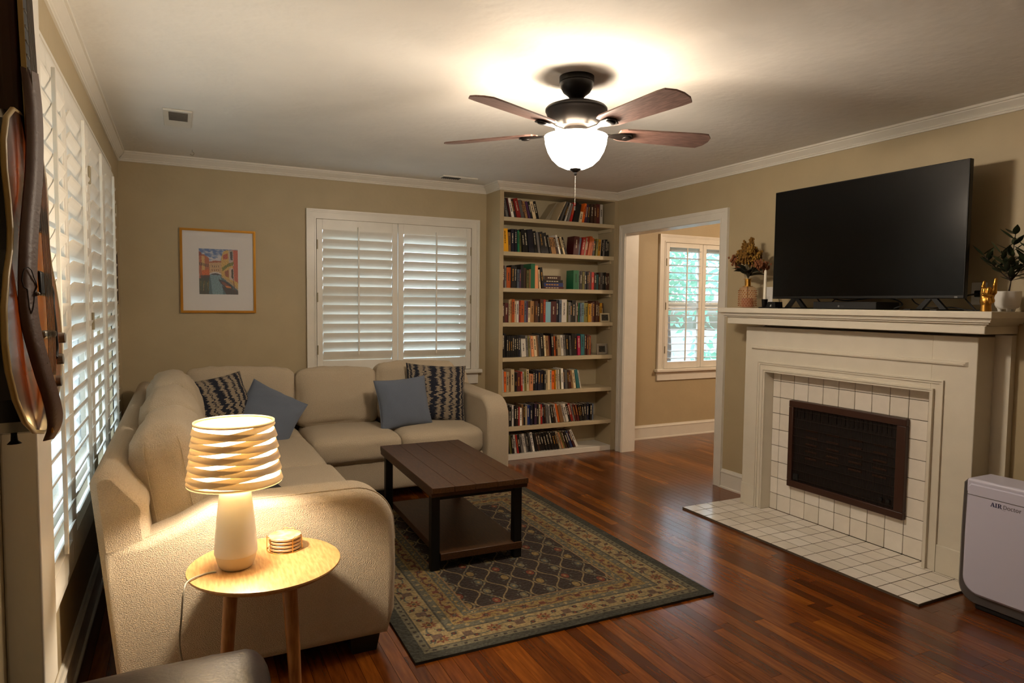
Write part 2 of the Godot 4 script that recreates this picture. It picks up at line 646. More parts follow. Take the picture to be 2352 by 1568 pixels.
func build_floor() -> void:
	var root := struct_node("floor")
	part(root, "subfloor", box(Vector3(-0.14, -0.12, -0.14), Vector3(FAR_END + 0.14, -0.019, ROOM_D + 0.14)), mats.joint_dirt)
	var tone_names := ["amber", "chestnut", "honey", "walnut", "copper", "umber"]
	var inv := cam.transform.affine_inverse()
	var planks := []
	var row_w := 0.0572
	var rows := int(ceil(FAR_END / row_w))
	var g := RandomNumberGenerator.new()
	g.seed = 99
	for i in rows:
		var x0 := i * row_w
		var x1 := minf(x0 + row_w, FAR_END)
		var end := ROOM_D if x0 < FAR_X - 0.05 else 3.6
		var z := 0.0
		var stop := 0.15 + g.randf() * 0.9
		while z < end - 0.01:
			var z1 := minf(stop, end)
			if end - z1 < 0.12:
				z1 = end
			var mid := Vector3((x0 + x1) / 2.0, 0.0, (z + z1) / 2.0)
			var v := inv * mid
			var seen := 0.0
			if v.z < -0.3 and absf(v.x / v.z) < 0.80 and v.y / v.z < 0.56:
				seen = (z1 - z) * row_w * 1.4 / pow(v.length(), 3.0)
				if x0 > FAR_X and z > 1.4:
					seen = 0.0
				if mid.x < 1.1 and mid.z < 2.9:
					seen = 0.0
				if mid.x > 1.2 and mid.x < 2.65 and mid.z > 0.9 and mid.z < 3.05:
					seen = 0.0
				if mid.x > 3.46 and mid.x < ROOM_W and mid.z > 2.05 and mid.z < 3.6:
					seen = 0.0
				if mid.x < ROOM_W and mid.z < 0.3:
					seen = 0.0
			planks.append({"lo": Vector3(x0 + 0.0006, -0.019, z + 0.0006), "hi": Vector3(x1 - 0.0006, (g.randf() - 0.5) * 0.0003, z1 - 0.0006), "tone": [0, 0, 1, 1, 2, 3, 4, 4, 5, 5][g.randi() % 10], "seen": seen})
			z = z1
			stop = z + 0.35 + g.randf() * 1.0
	planks.sort_custom(func(a, b): return a.seen > b.seen)
	var rest := []
	for k in 6:
		rest.append(new_st())
	for i in planks.size():
		var p: Dictionary = planks[i]
		if i < 300 and p.seen > 0.0:
			part(root, "plank", box(p.lo, p.hi), mats["floor_board_" + tone_names[p.tone]])
		else:
			bx(rest[p.tone], p.lo, p.hi)
	var m: ArrayMesh = null
	for k in 6:
		rest[k].set_material(mats["floor_board_" + tone_names[k]])
		rest[k].generate_normals()
		m = rest[k].commit(m) if m else rest[k].commit()
	var o := part(root, "distant_planks", m, null)
	o.set_meta("kind", "stuff")


# a moulding along a wall: profile of [out, up], n points into the room, s and e stretch the ends for mitres
func moulding(profile: Array, a: Vector3, b: Vector3, n: Vector3, s: float, e: float) -> ArrayMesh:
	var st := new_st()
	var dir := (b - a).normalized()
	var first := []
	var last := []
	for p in profile:
		first.append(a + n * p[0] + Vector3.UP * p[1] + dir * s * p[0])
		last.append(b + n * p[0] + Vector3.UP * p[1] + dir * e * p[0])
	for i in profile.size() - 1:
		var d := Vector2(profile[i + 1][0] - profile[i][0], profile[i + 1][1] - profile[i][1])
		quad(st, first[i], first[i + 1], last[i + 1], last[i], n * d.y - Vector3.UP * d.x)
	for i in range(1, profile.size() - 1):
		tri(st, first[0], first[i], first[i + 1], -dir)
		tri(st, last[0], last[i], last[i + 1], dir)
	return done(st)


func build_trim() -> void:
	var cp := [[0.0, 0.0], [0.009, 0.0], [0.011, 0.004], [0.009, 0.010], [0.014, 0.012], [0.016, 0.017], [0.013, 0.020], [0.019, 0.026], [0.028, 0.036], [0.039, 0.048], [0.039, 0.054], [0.048, 0.056], [0.048, 0.0685], [0.0, 0.0685]]
	var y := CROWN_Y
	struct("trim_1", moulding(cp, Vector3(0, y, ROOM_D), Vector3(0, y, 0), Vector3.RIGHT, 1, -1), mats.trim_paint)
	struct("trim_2", moulding(cp, Vector3(0, y, 0), Vector3(SHELF_X, y, 0), Vector3.BACK, 1, -1), mats.trim_paint)
	struct("trim_3", moulding(cp, Vector3(SHELF_X, y, 0), Vector3(SHELF_X, y, SHELF_Z), Vector3.LEFT, 1, 1), mats.trim_paint)
	struct("trim_4", moulding(cp, Vector3(SHELF_X, y, SHELF_Z), Vector3(ROOM_W, y, SHELF_Z), Vector3.BACK, -1, -1), mats.trim_paint)
	struct("trim_5", moulding(cp, Vector3(ROOM_W, y, SHELF_Z), Vector3(ROOM_W, y, ROOM_D), Vector3.LEFT, 1, -1), mats.trim_paint)
	var bp := [[0.0, 0.0], [0.024, 0.0], [0.024, 0.012], [0.015, 0.016], [0.015, 0.115], [0.019, 0.118], [0.019, 0.126], [0.012, 0.134], [0.008, 0.145], [0.0, 0.145]]
	struct("baseboard_left", moulding(bp, Vector3(0, 0, ROOM_D), Vector3(0, 0, 0), Vector3.RIGHT, 1, -1), mats.trim_paint)
	struct("baseboard_back", moulding(bp, Vector3(0, 0, 0), Vector3(SHELF_X, 0, 0), Vector3.BACK, 1, 0), mats.trim_paint)
	var rt := struct_node("baseboard_right")
	part(rt, "board", moulding(bp, Vector3(ROOM_W, 0, DOOR_B + 0.086), Vector3(ROOM_W, 0, 2.10), Vector3.LEFT, 0, 0), mats.trim_paint)
	part(rt, "board", moulding(bp, Vector3(ROOM_W, 0, 3.64), Vector3(ROOM_W, 0, ROOM_D), Vector3.LEFT, 0, -1), mats.trim_paint)
	struct("baseboard_far", moulding(bp, Vector3(FAR_X, 0, 0), Vector3(FAR_END, 0, 0), Vector3.BACK, 0, -1), mats.trim_paint)


# ---------------------------------------------------------------- windows and shutters
# casing round an opening in its own plane: x 0..w, y 0..h is the inner edge, z > 0 is the room
func casing_mesh(w: float, h: float, cw: float, depth: float) -> ArrayMesh:
	var st := new_st()
	var bands := [[0.0, 0.012, depth * 0.75], [0.012, cw - 0.024, depth * 0.55], [cw - 0.024, cw - 0.012, depth * 0.85], [cw - 0.012, cw, depth * 1.15]]
	for b in bands:
		bx(st, Vector3(-b[1], 0, 0), Vector3(-b[0], h + b[1], b[2]))
		bx(st, Vector3(w + b[0], 0, 0), Vector3(w + b[1], h + b[1], b[2]))
		bx(st, Vector3(-b[0], h + b[0], 0), Vector3(w + b[0], h + b[1], b[2]))
	return done(st)


func louver_mesh(length: float) -> ArrayMesh:
	var pts := []
	for k in 10:
		var t := TAU * k / 10.0
		pts.append(Vector2(cos(t) * 0.0445, sin(t) * 0.0052))
	return prism_mesh(pts, "x", -length / 2.0, length / 2.0, 0.0, false)


func shutter(at: Vector3, turn: float, w: float, h: float, rail_b: float, rail_t: float, n: int, tilt: float, hinge_left: bool, label: String, group: String) -> void:
	var t := thing("plantation_shutter", label, "shutter", at, turn, group)
	var stile := 0.048
	var th := 0.027
	var gap := 0.0015
	for s in [0, 1]:
		var x0: float = gap if s == 0 else w - stile
		part(t, "stile", rbox(Vector3(x0, 0, -th / 2.0), Vector3(x0 + stile - gap, h, th / 2.0), 0.003, 1), mats.shutter_paint)
	part(t, "rail", box(Vector3(stile, 0, -th / 2.0 + 0.001), Vector3(w - stile, rail_b, th / 2.0 - 0.001)), mats.shutter_paint)
	part(t, "rail", box(Vector3(stile, h - rail_t, -th / 2.0 + 0.001), Vector3(w - stile, h, th / 2.0 - 0.001)), mats.shutter_paint)
	var lm := louver_mesh(w - 2.0 * stile - 0.004)
	var zone := h - rail_b - rail_t
	for k in n:
		part(t, "louver", lm, mats.shutter_paint, Vector3(w / 2.0, rail_b + zone * (k + 0.5) / n, 0), Vector3(-deg_to_rad(tilt), 0, 0))
	var rz := 0.0445 * cos(deg_to_rad(tilt)) + 0.008
	var lift := 0.0445 * sin(deg_to_rad(tilt))
	part(t, "tilt_rod", rbox(Vector3(w / 2.0 - 0.006, rail_b + zone * 0.5 / n + lift - 0.03, rz - 0.006), Vector3(w / 2.0 + 0.006, h - rail_t - zone * 0.5 / n + lift + 0.03, rz + 0.006), 0.002, 1), mats.shutter_paint)
	var hx := 0.007 if hinge_left else w - 0.007
	for y in [0.16, h / 2.0 - 0.04, h - 0.24]:
		var st := new_st(true)
		tube(st, [Vector3(hx, y, th / 2.0 + 0.004), Vector3(hx, y + 0.075, th / 2.0 + 0.004)], [0.005], 8)
		part(t, "hinge", done(st), mats.hinge)


func glazing(root: Node3D, w: float, h: float, cols: int, z: float) -> void:
	var st := new_st()
	var f := 0.045
	for c in cols:
		var x0 := w * c / cols
		var x1 := w * (c + 1) / cols
		for r in 2:
			var y0 := h * r / 2.0
			var y1 := h * (r + 1) / 2.0
			var zz := z - 0.03 * r
			bx(st, Vector3(x0, y0, zz), Vector3(x0 + f, y1, zz + 0.03))
			bx(st, Vector3(x1 - f, y0, zz), Vector3(x1, y1, zz + 0.03))
			bx(st, Vector3(x0 + f, y0, zz), Vector3(x1 - f, y0 + f, zz + 0.03))
			bx(st, Vector3(x0 + f, y1 - f, zz), Vector3(x1 - f, y1, zz + 0.03))
			part(root, "pane", box(Vector3(x0 + f - 0.004, y0 + f - 0.004, zz + 0.012), Vector3(x1 - f + 0.004, y1 - f + 0.004, zz + 0.016)), mats.window_glass)
	part(root, "sash", done(st), mats.trim_paint)


func build_windows() -> void:
	# left wall: four tall panels side by side
	var w1 := struct_node("window_1")
	w1.position = Vector3(0, 0.46, 3.36)
	w1.rotation.y = PI / 2.0
	part(w1, "casing", casing_mesh(2.64, 1.69, 0.055, 0.012), mats.trim_paint)
	var fr := new_st()
	bx(fr, Vector3(0.0, -0.03, 0), Vector3(2.64, 0.0, 0.028))
	bx(fr, Vector3(0.0, 1.675, 0), Vector3(2.64, 1.69, 0.028))
	part(w1, "shutter_frame", done(fr), mats.trim_paint)
	# the deep side board of the shutter frame at the near end
	var sb := new_st()
	rb(sb, Vector3(-0.215, -0.07, 0.0), Vector3(-0.035, 1.78, 0.075), 0.006, 2)
	bx(sb, Vector3(-0.035, -0.06, 0.0), Vector3(-0.018, 1.75, 0.058))
	bx(sb, Vector3(-0.018, -0.05, 0.0), Vector3(-0.003, 1.73, 0.040))
	part(w1, "side_board", done(sb), mats.trim_paint)
	var gl := Node3D.new()
	gl.name = "sashes"
	w1.add_child(gl)
	gl.position = Vector3(0.02, 0.04, -0.10)
	glazing(gl, 2.58, 1.60, 2, 0.0)
	var left_names := ["between the guitar and the sofa arm", "second along from the guitar", "second along from the framed picture corner", "in the corner behind the sofa"]
	for k in 4:
		shutter(Vector3(0.020, 0.462, 3.358 - 0.66 * k), PI / 2.0, 0.658, 1.67, 0.085, 0.075, 20, 57.0 if k < 2 else 60.0, k % 2 == 0, "tall white plantation shutter panel, " + left_names[k], "shutters of the tall side window")
	# back wall: a pair behind the sofa
	var w2 := struct_node("window_2")
	w2.position = Vector3(1.357, 0.80, 0.0)
	part(w2, "casing", casing_mesh(1.346, 1.252, 0.075, 0.022), mats.trim_paint)
	var s2 := new_st()
	rb(s2, Vector3(-0.10, -0.035, 0.0), Vector3(1.446, 0.0, 0.055), 0.008, 2)
	part(w2, "sill", done(s2), mats.trim_paint)
	part(w2, "apron", box(Vector3(-0.07, -0.13, 0.0), Vector3(1.416, -0.035, 0.018)), mats.trim_paint)
	var g2 := Node3D.new()
	g2.name = "sashes"
	w2.add_child(g2)
	g2.position = Vector3(0.02, 0.03, -0.10)
	glazing(g2, 1.30, 1.20, 1, 0.0)
	shutter(Vector3(1.3585, 0.803, 0.004), 0.0, 0.670, 1.246, 0.107, 0.082, 14, 61.0, true, "white shutter panel with closed louvers above the sofa, beside the framed canal picture", "shutter pair behind the sofa")
	shutter(Vector3(2.030, 0.803, 0.004), 0.0, 0.670, 1.246, 0.107, 0.082, 14, 52.0, false, "white shutter panel with slightly open louvers above the sofa, beside the bookcase", "shutter pair behind the sofa")
	# the next room: a pair with level louvers
	var w3 := struct_node("window_3")
	w3.position = Vector3(4.885, 0.725, 0.0)
	part(w3, "casing", casing_mesh(1.0, 1.318, 0.080, 0.022), mats.trim_paint)
	var s3 := new_st()
	rb(s3, Vector3(-0.11, -0.032, 0.0), Vector3(1.11, 0.0, 0.055), 0.008, 2)
	part(w3, "sill", done(s3), mats.trim_paint)
	part(w3, "apron", box(Vector3(-0.08, -0.12, 0.0), Vector3(1.08, -0.032, 0.018)), mats.trim_paint)
	var g3 := Node3D.new()
	g3.name = "sashes"
	w3.add_child(g3)
	g3.position = Vector3(0.03, 0.02, -0.10)
	glazing(g3, 0.94, 1.27, 1, 0.0)
	shutter(Vector3(4.887, 0.728, 0.004), 0.0, 0.497, 1.310, 0.068, 0.045, 16, 4.0, true, "white shutter panel with level open louvers seen through the doorway, hinged side in full view", "shutter pair in the next room")
	shutter(Vector3(5.386, 0.728, 0.004), 0.0, 0.497, 1.310, 0.068, 0.045, 16, 4.0, false, "white shutter panel with level open louvers cut off by the doorway jamb", "shutter pair in the next room")


func build_doorway() -> void:
	var d := struct_node("door_1")
	var st := new_st()
	bx(st, Vector3(ROOM_W - 0.004, 0, DOOR_A - 0.02), Vector3(FAR_X + 0.004, DOOR_H + 0.02, DOOR_A))
	bx(st, Vector3(ROOM_W - 0.004, 0, DOOR_B), Vector3(FAR_X + 0.004, DOOR_H + 0.02, DOOR_B + 0.02))
	bx(st, Vector3(ROOM_W - 0.004, DOOR_H, DOOR_A), Vector3(FAR_X + 0.004, DOOR_H + 0.02, DOOR_B))
	part(d, "jamb", done(st), mats.trim_paint)
	for side in [0, 1]:
		var x0: float = ROOM_W - 0.022 if side == 0 else FAR_X
		var cs := new_st()
		for b in [[0.004, 0.014, 0.016], [0.014, 0.058, 0.013], [0.058, 0.072, 0.019], [0.072, 0.084, 0.022]]:
			var lo: float = ROOM_W - b[2] if side == 0 else FAR_X
			var hi: float = ROOM_W if side == 0 else FAR_X + b[2]
			bx(cs, Vector3(lo, 0, DOOR_B + b[0]), Vector3(hi, DOOR_H + b[1], DOOR_B + b[1]))
			bx(cs, Vector3(lo, 0, DOOR_A - b[1]), Vector3(hi, DOOR_H + b[1], DOOR_A - b[0]))
			bx(cs, Vector3(lo, DOOR_H + b[0], DOOR_A - b[0]), Vector3(hi, DOOR_H + b[1], DOOR_B + b[0]))
		part(d, "casing", done(cs), mats.trim_paint)


func build_outside() -> void:
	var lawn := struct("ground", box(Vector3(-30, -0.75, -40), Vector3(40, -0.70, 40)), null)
	lawn.material_override = textured(mat("overexposed_lawn", Color(0.62, 0.61, 0.58), 0.95), noise_tex(0.03, Color(0.6, 0.6, 0.5), Color(1, 1, 1), 4, 51), Vector3.ONE * 0.5, true)  # lawn given a pale colour so that it looks overexposed
	var leaf := mat("leaf_outside", Color(0.36, 0.55, 0.47), 0.6)
	leaf.backlight_enabled = true
	leaf.backlight = Color(0.55, 0.75, 0.62)
	var bark := mat("bark", Color(0.28, 0.22, 0.17), 0.9)
	var spots := [[Vector3(8.35, -0.7, -4.2), 1.25, "broad green tree outside the window of the next room"], [Vector3(13.6, -0.7, -7.5), 1.9, "tall green tree farther out beyond the next room's window"], [Vector3(9.6, -0.7, -3.6), 0.75, "low green shrub below the next room's window"]]
	for s in spots:
		var low: bool = s[1] < 1.0
		var t := thing("shrub" if low else "garden_tree", s[2], "shrub" if low else "tree", s[0])
		var h: float = 1.1 if low else 2.6
		part(t, "trunk", tube_mesh([Vector3(0, 0, 0), Vector3(0.05, h * 0.5, 0.03), Vector3(0, h, 0)], [0.11, 0.09, 0.05], 8), bark)
		var st := new_st()
		var g := RandomNumberGenerator.new()
		g.seed = int(s[1] * 100)
		for k in 620:
			var v: Vector3 = Vector3(g.randfn(), g.randfn() * 0.8, g.randfn()) * s[1] * 0.42 + Vector3(0, h, 0)
			var a := Vector3(g.randfn(), g.randfn(), g.randfn()).normalized() * 0.10
			var b := a.cross(Vector3(g.randfn(), g.randfn(), g.randfn())).normalized() * 0.045
			quad(st, v - a, v + b, v + a, v - b, Vector3.UP)
		var o := part(t, "foliage", done(st), leaf)
		o.set_meta("kind", "stuff")


# ---------------------------------------------------------------- hearth, fireplace, bookcase
const TILE := 0.1095
const FIRE_X := 3.90
const TILE_X := 3.975

func build_hearth() -> void:
	var root := thing("tiled_hearth", "white square-tiled hearth set in the wooden floor before the fireplace", "hearth", Vector3(3.438, 0, 2.007))
	var depth := TILE_X - 3.438
	var width := 1.627
	part(root, "mortar_bed", box(Vector3(0, -0.018, 0), Vector3(depth, 0.0121, width)), mats.grout)
	var tiles := {}
	var rows := [0.0, 0.1095, 0.219, 0.3285, 0.438, depth]
	var cols := [0.0]
	var c := 2.3289 - 2.007 - 3.0 * TILE
	while c < width - 0.02:
		if c > 0.02:
			cols.append(c)
		c += TILE
	cols.append(width)
	for i in rows.size() - 1:
		for j in cols.size() - 1:
			var sx: float = rows[i + 1] - rows[i] - 0.0050
			var sz: float = cols[j + 1] - cols[j] - 0.0050
			var key := "%.3f %.3f" % [sx, sz]
			if not tiles.has(key):
				tiles[key] = rbox(Vector3(-sx / 2.0, 0.0, -sz / 2.0), Vector3(sx / 2.0, 0.0075, sz / 2.0), 0.0015, 1)
			part(root, "tile", tiles[key], mats["tile_%d" % (rng.randi() % 3)], Vector3((rows[i] + rows[i + 1]) / 2.0, 0.0055 + rng.randf() * 0.0006, (cols[j] + cols[j + 1]) / 2.0), Vector3(rng.randfn() * 0.003, 0, rng.randfn() * 0.003))


func build_fireplace() -> void:
	var z0 := 2.085
	var z1 := 3.585
	var t0 := 2.268
	var t1 := 3.365
	var th := 0.951
	var base := 0.0135
	var f := thing("fireplace", "cream painted fireplace mantel with a white tiled surround", "fireplace", Vector3(FIRE_X, 0, 2.835))
	var o := Vector3(FIRE_X, 0, 2.835)
	# legs and frieze
	for s in [[z0, t0], [t1, z1]]:
		part(f, "leg_board", rbox(Vector3(FIRE_X, base, s[0]) - o, Vector3(ROOM_W, 1.25, s[1]) - o, 0.004, 1), mats.mantel_paint)
	part(f, "frieze_board", rbox(Vector3(FIRE_X, th, t0 - 0.002) - o, Vector3(ROOM_W, 1.25, t1 + 0.002) - o, 0.004, 1), mats.mantel_paint)
	# stepped architrave round the opening
	var st := new_st()
	for b in [[0.0, 0.012, 0.010], [0.012, 0.020, 0.016], [0.048, 0.060, 0.006], [0.060, 0.068, 0.011]]:
		var lo: float = FIRE_X - b[2]
		bx(st, Vector3(lo, base, t0 - b[1]) - o, Vector3(FIRE_X + 0.002, th + b[1], t0 - b[0]) - o)
		bx(st, Vector3(lo, base, t1 + b[0]) - o, Vector3(FIRE_X + 0.002, th + b[1], t1 + b[1]) - o)
		bx(st, Vector3(lo, th + b[0], t0 - b[0]) - o, Vector3(FIRE_X + 0.002, th + b[1], t1 + b[0]) - o)
	part(f, "architrave", done(st), mats.mantel_paint)
	var mp := [[0.0, 0.0], [0.006, 0.002], [0.014, 0.006], [0.016, 0.012], [0.010, 0.016], [0.010, 0.022], [0.0, 0.026]]
	part(f, "frieze_moulding", moulding(mp, Vector3(FIRE_X, 1.098, z0 + 0.055) - o, Vector3(FIRE_X, 1.098, z1 - 0.04) - o, Vector3.LEFT, 1, -1), mats.mantel_paint)
	# plinth blocks
	for s in [[z0 - 0.0, t0 - 0.068], [t1 + 0.068, z1]]:
		part(f, "plinth", rbox(Vector3(FIRE_X - 0.008, base, s[0]) - o, Vector3(FIRE_X + 0.01, 0.16, s[1]) - o, 0.003, 1), mats.mantel_paint)
	# flat board against the wall behind each side
	part(f, "side_board", box(Vector3(4.045, base, z1) - o, Vector3(ROOM_W, 1.26, z1 + 0.075) - o), mats.mantel_paint)
	part(f, "side_board", box(Vector3(4.060, base, z0 - 0.0) - o, Vector3(ROOM_W, 1.26, z0 + 0.02) - o), mats.mantel_paint)
	# shelf: three stepped layers
	var sh := new_st()
	rb(sh, Vector3(3.80, 1.268, 2.005) - o, Vector3(ROOM_W, 1.308, 3.665) - o, 0.004, 1)
	part(f, "shelf_moulding", done(sh), mats.mantel_paint)
	var cv := new_st()
	for k in 4:
		var q := 0.035 * sin(k / 3.0 * PI / 2.0)
		bx(cv, Vector3(3.805 - q * 0.9, 1.308 + k * 0.009, 2.0 - q) - o, Vector3(ROOM_W, 1.317 + k * 0.009, 3.668 + q) - o)
	part(f, "shelf_cove", done(cv), mats.mantel_paint)
	part(f, "mantel_shelf", rbox(Vector3(3.757, 1.344, 1.955) - o, Vector3(ROOM_W, 1.378, 3.714) - o, 0.005, 2), mats.mantel_paint)
	# tiled face behind
	part(f, "mortar_bed", box(Vector3(TILE_X + 0.004, base, t0 - 0.002) - o, Vector3(ROOM_W, th + 0.004, t1 + 0.002) - o), mats.grout)
	var cols := [t0]
	for k in 10:
		cols.append(2.3289 + TILE * k)
	cols.append(t1)
	var rows := []
	var y := th - 0.062
	rows.append(th)
	while y > 0.03:
		rows.append(y)
		y -= TILE
	rows.append(base)
	var tiles := {}
	for i in rows.size() - 1:
		for j in cols.size() - 1:
			var cz: float = (cols[j] + cols[j + 1]) / 2.0
			var cy: float = (rows[i] + rows[i + 1]) / 2.0
			if cz > 2.49 and cz < 3.15 and cy > 0.28 and cy < 0.72:
				continue
			var sy: float = rows[i] - rows[i + 1] - 0.003
			var sz: float = cols[j + 1] - cols[j] - 0.003
			var key := "%.3f %.3f" % [sy, sz]
			if not tiles.has(key):
				tiles[key] = rbox(Vector3(0.0, -sy / 2.0, -sz / 2.0), Vector3(0.0075, sy / 2.0, sz / 2.0), 0.0025, 1)
			part(f, "tile", tiles[key], mats["tile_%d" % (rng.randi() % 3)], Vector3(TILE_X - rng.randf() * 0.0006, cy, cz) - o, Vector3(0, rng.randfn() * 0.003, rng.randfn() * 0.003))
	build_heater()


func build_heater() -> void:
	var x := TILE_X
	var lo := Vector2(2.430, 0.212)
	var hi := Vector2(3.216, 0.779)
	var h := thing("gas_heater", "brown metal gas heater with a wire grille set in the tiled fireplace", "heater", Vector3(x, lo.y, (lo.x + hi.x) / 2.0))
	var o := h.position
	var b := 0.042
	var fx := x - 0.032
	var st := new_st()
	rb(st, Vector3(fx, lo.y, lo.x) - o, Vector3(x, lo.y + b, hi.x) - o, 0.004, 1)
	rb(st, Vector3(fx, hi.y - b, lo.x) - o, Vector3(x, hi.y, hi.x) - o, 0.004, 1)
	rb(st, Vector3(fx, lo.y + b, lo.x) - o, Vector3(x, hi.y - b, lo.x + b * 0.8) - o, 0.004, 1)
	rb(st, Vector3(fx, lo.y + b, hi.x - b * 1.3) - o, Vector3(x, hi.y - b, hi.x) - o, 0.004, 1)
	part(h, "frame", done(st), mats.brown_enamel)
	var il := Vector2(lo.x + b * 0.8, lo.y + b)
	var ih := Vector2(hi.x - b * 1.3, hi.y - b)
	part(h, "firebox", box(Vector3(x - 0.012, il.y, il.x) - o, Vector3(x - 0.008, ih.y, ih.x) - o), mat("firebox_black", Color(0.07, 0.045, 0.03), 0.8))
	var burner := mat("burner_clay", Color(0.27, 0.16, 0.095), 0.85)
	for k in 4:
		var bz := il.x + 0.09 + k * 0.155
		var bs := new_st(true)
		for q in 5:
			tube(bs, [Vector3(x - 0.012, 0.42 + 0.045 * q, bz) - o, Vector3(x - 0.012, 0.42 + 0.045 * q, bz + 0.085) - o], [0.007], 6)
		part(h, "burner_plate", done(bs), burner)
	var lv := new_st()
	for q in 24:
		var vz := il.x + 0.012 + q * (ih.x - il.x - 0.024) / 23.0
		bx(lv, Vector3(x - 0.018, ih.y - 0.062, vz - 0.006) - o, Vector3(x - 0.012, ih.y - 0.012, vz + 0.006) - o)
	part(h, "top_vent", done(lv), mats.matte_black)
	var wire := mat("grille_wire", Color(0.20, 0.145, 0.11), 0.5, 0.5)
	for q in 9:
		var y := il.y + 0.02 + q * (ih.y - il.y - 0.04) / 8.0
		part(h, "grille_bar", box(Vector3(fx + 0.006, y - 0.0012, il.x) - o, Vector3(fx + 0.009, y + 0.0012, ih.x) - o), wire)
	var vs := new_st()
	for q in 84:
		var vz := il.x + (q + 0.5) * (ih.x - il.x) / 84.0
		bx(vs, Vector3(fx + 0.009, il.y, vz - 0.0009) - o, Vector3(fx + 0.011, ih.y, vz + 0.0009) - o)
	var g := part(h, "grille_wires", done(vs), wire)
	g.set_meta("kind", "stuff")
	for kz in [ih.x - 0.03, ih.x - 0.075]:
		var ks := new_st(true)
		tube(ks, [Vector3(fx + 0.012, il.y + 0.045, kz) - o, Vector3(fx - 0.004, il.y + 0.045, kz) - o], [0.011, 0.009], 12)
		part(h, "knob", done(ks), mats.matte_black)
	part(h, "badge", box(Vector3(fx + 0.004, il.y + 0.01, il.x + 0.012) - o, Vector3(fx + 0.012, il.y + 0.05, il.x + 0.05) - o), mats.matte_black)


var shelf_y := [2.140, 1.842, 1.527, 1.224, 0.915, 0.607, 0.296, 0.048]

func build_bookcase() -> void:
	var b := thing("built_in_bookcase", "tall built-in bookcase painted beige with eight shelves of books", "bookcase", Vector3((SHELF_X + ROOM_W) / 2.0, 0, 0.14))
	var o := b.position
	var xl := SHELF_X
	var xi := 2.889
	var xr := 4.046
	part(b, "side_panel", box(Vector3(xl, 0, 0.0) - o, Vector3(xi, CEIL, SHELF_Z) - o), mats.wall_paint)
	part(b, "side_panel", box(Vector3(xr, 0, 0.0) - o, Vector3(ROOM_W, CEIL, SHELF_Z) - o), mats.wall_paint)
	part(b, "head_board", box(Vector3(xi, 2.352, 0.0) - o, Vector3(xr, CEIL, SHELF_Z) - o), mats.shelf_paint)
	part(b, "back_panel", box(Vector3(xi, 0, 0.0) - o, Vector3(xr, 2.352, 0.012) - o), mats.shelf_paint)
	for k in 7:
		part(b, "shelf", rbox(Vector3(xi, shelf_y[k] - 0.036, 0.012) - o, Vector3(xr, shelf_y[k], SHELF_Z - 0.001) - o, 0.003, 1), mats.shelf_paint)
		# cleat carrying the shelf on the right side
		part(b, "cleat", box(Vector3(xr - 0.018, shelf_y[k] - 0.066, 0.03) - o, Vector3(xr, shelf_y[k] - 0.036, 0.24) - o), mats.shelf_paint)
	part(b, "base_board", rbox(Vector3(xi, 0.0, 0.012) - o, Vector3(xr, shelf_y[7], SHELF_Z) - o, 0.003, 1), mats.trim_paint)


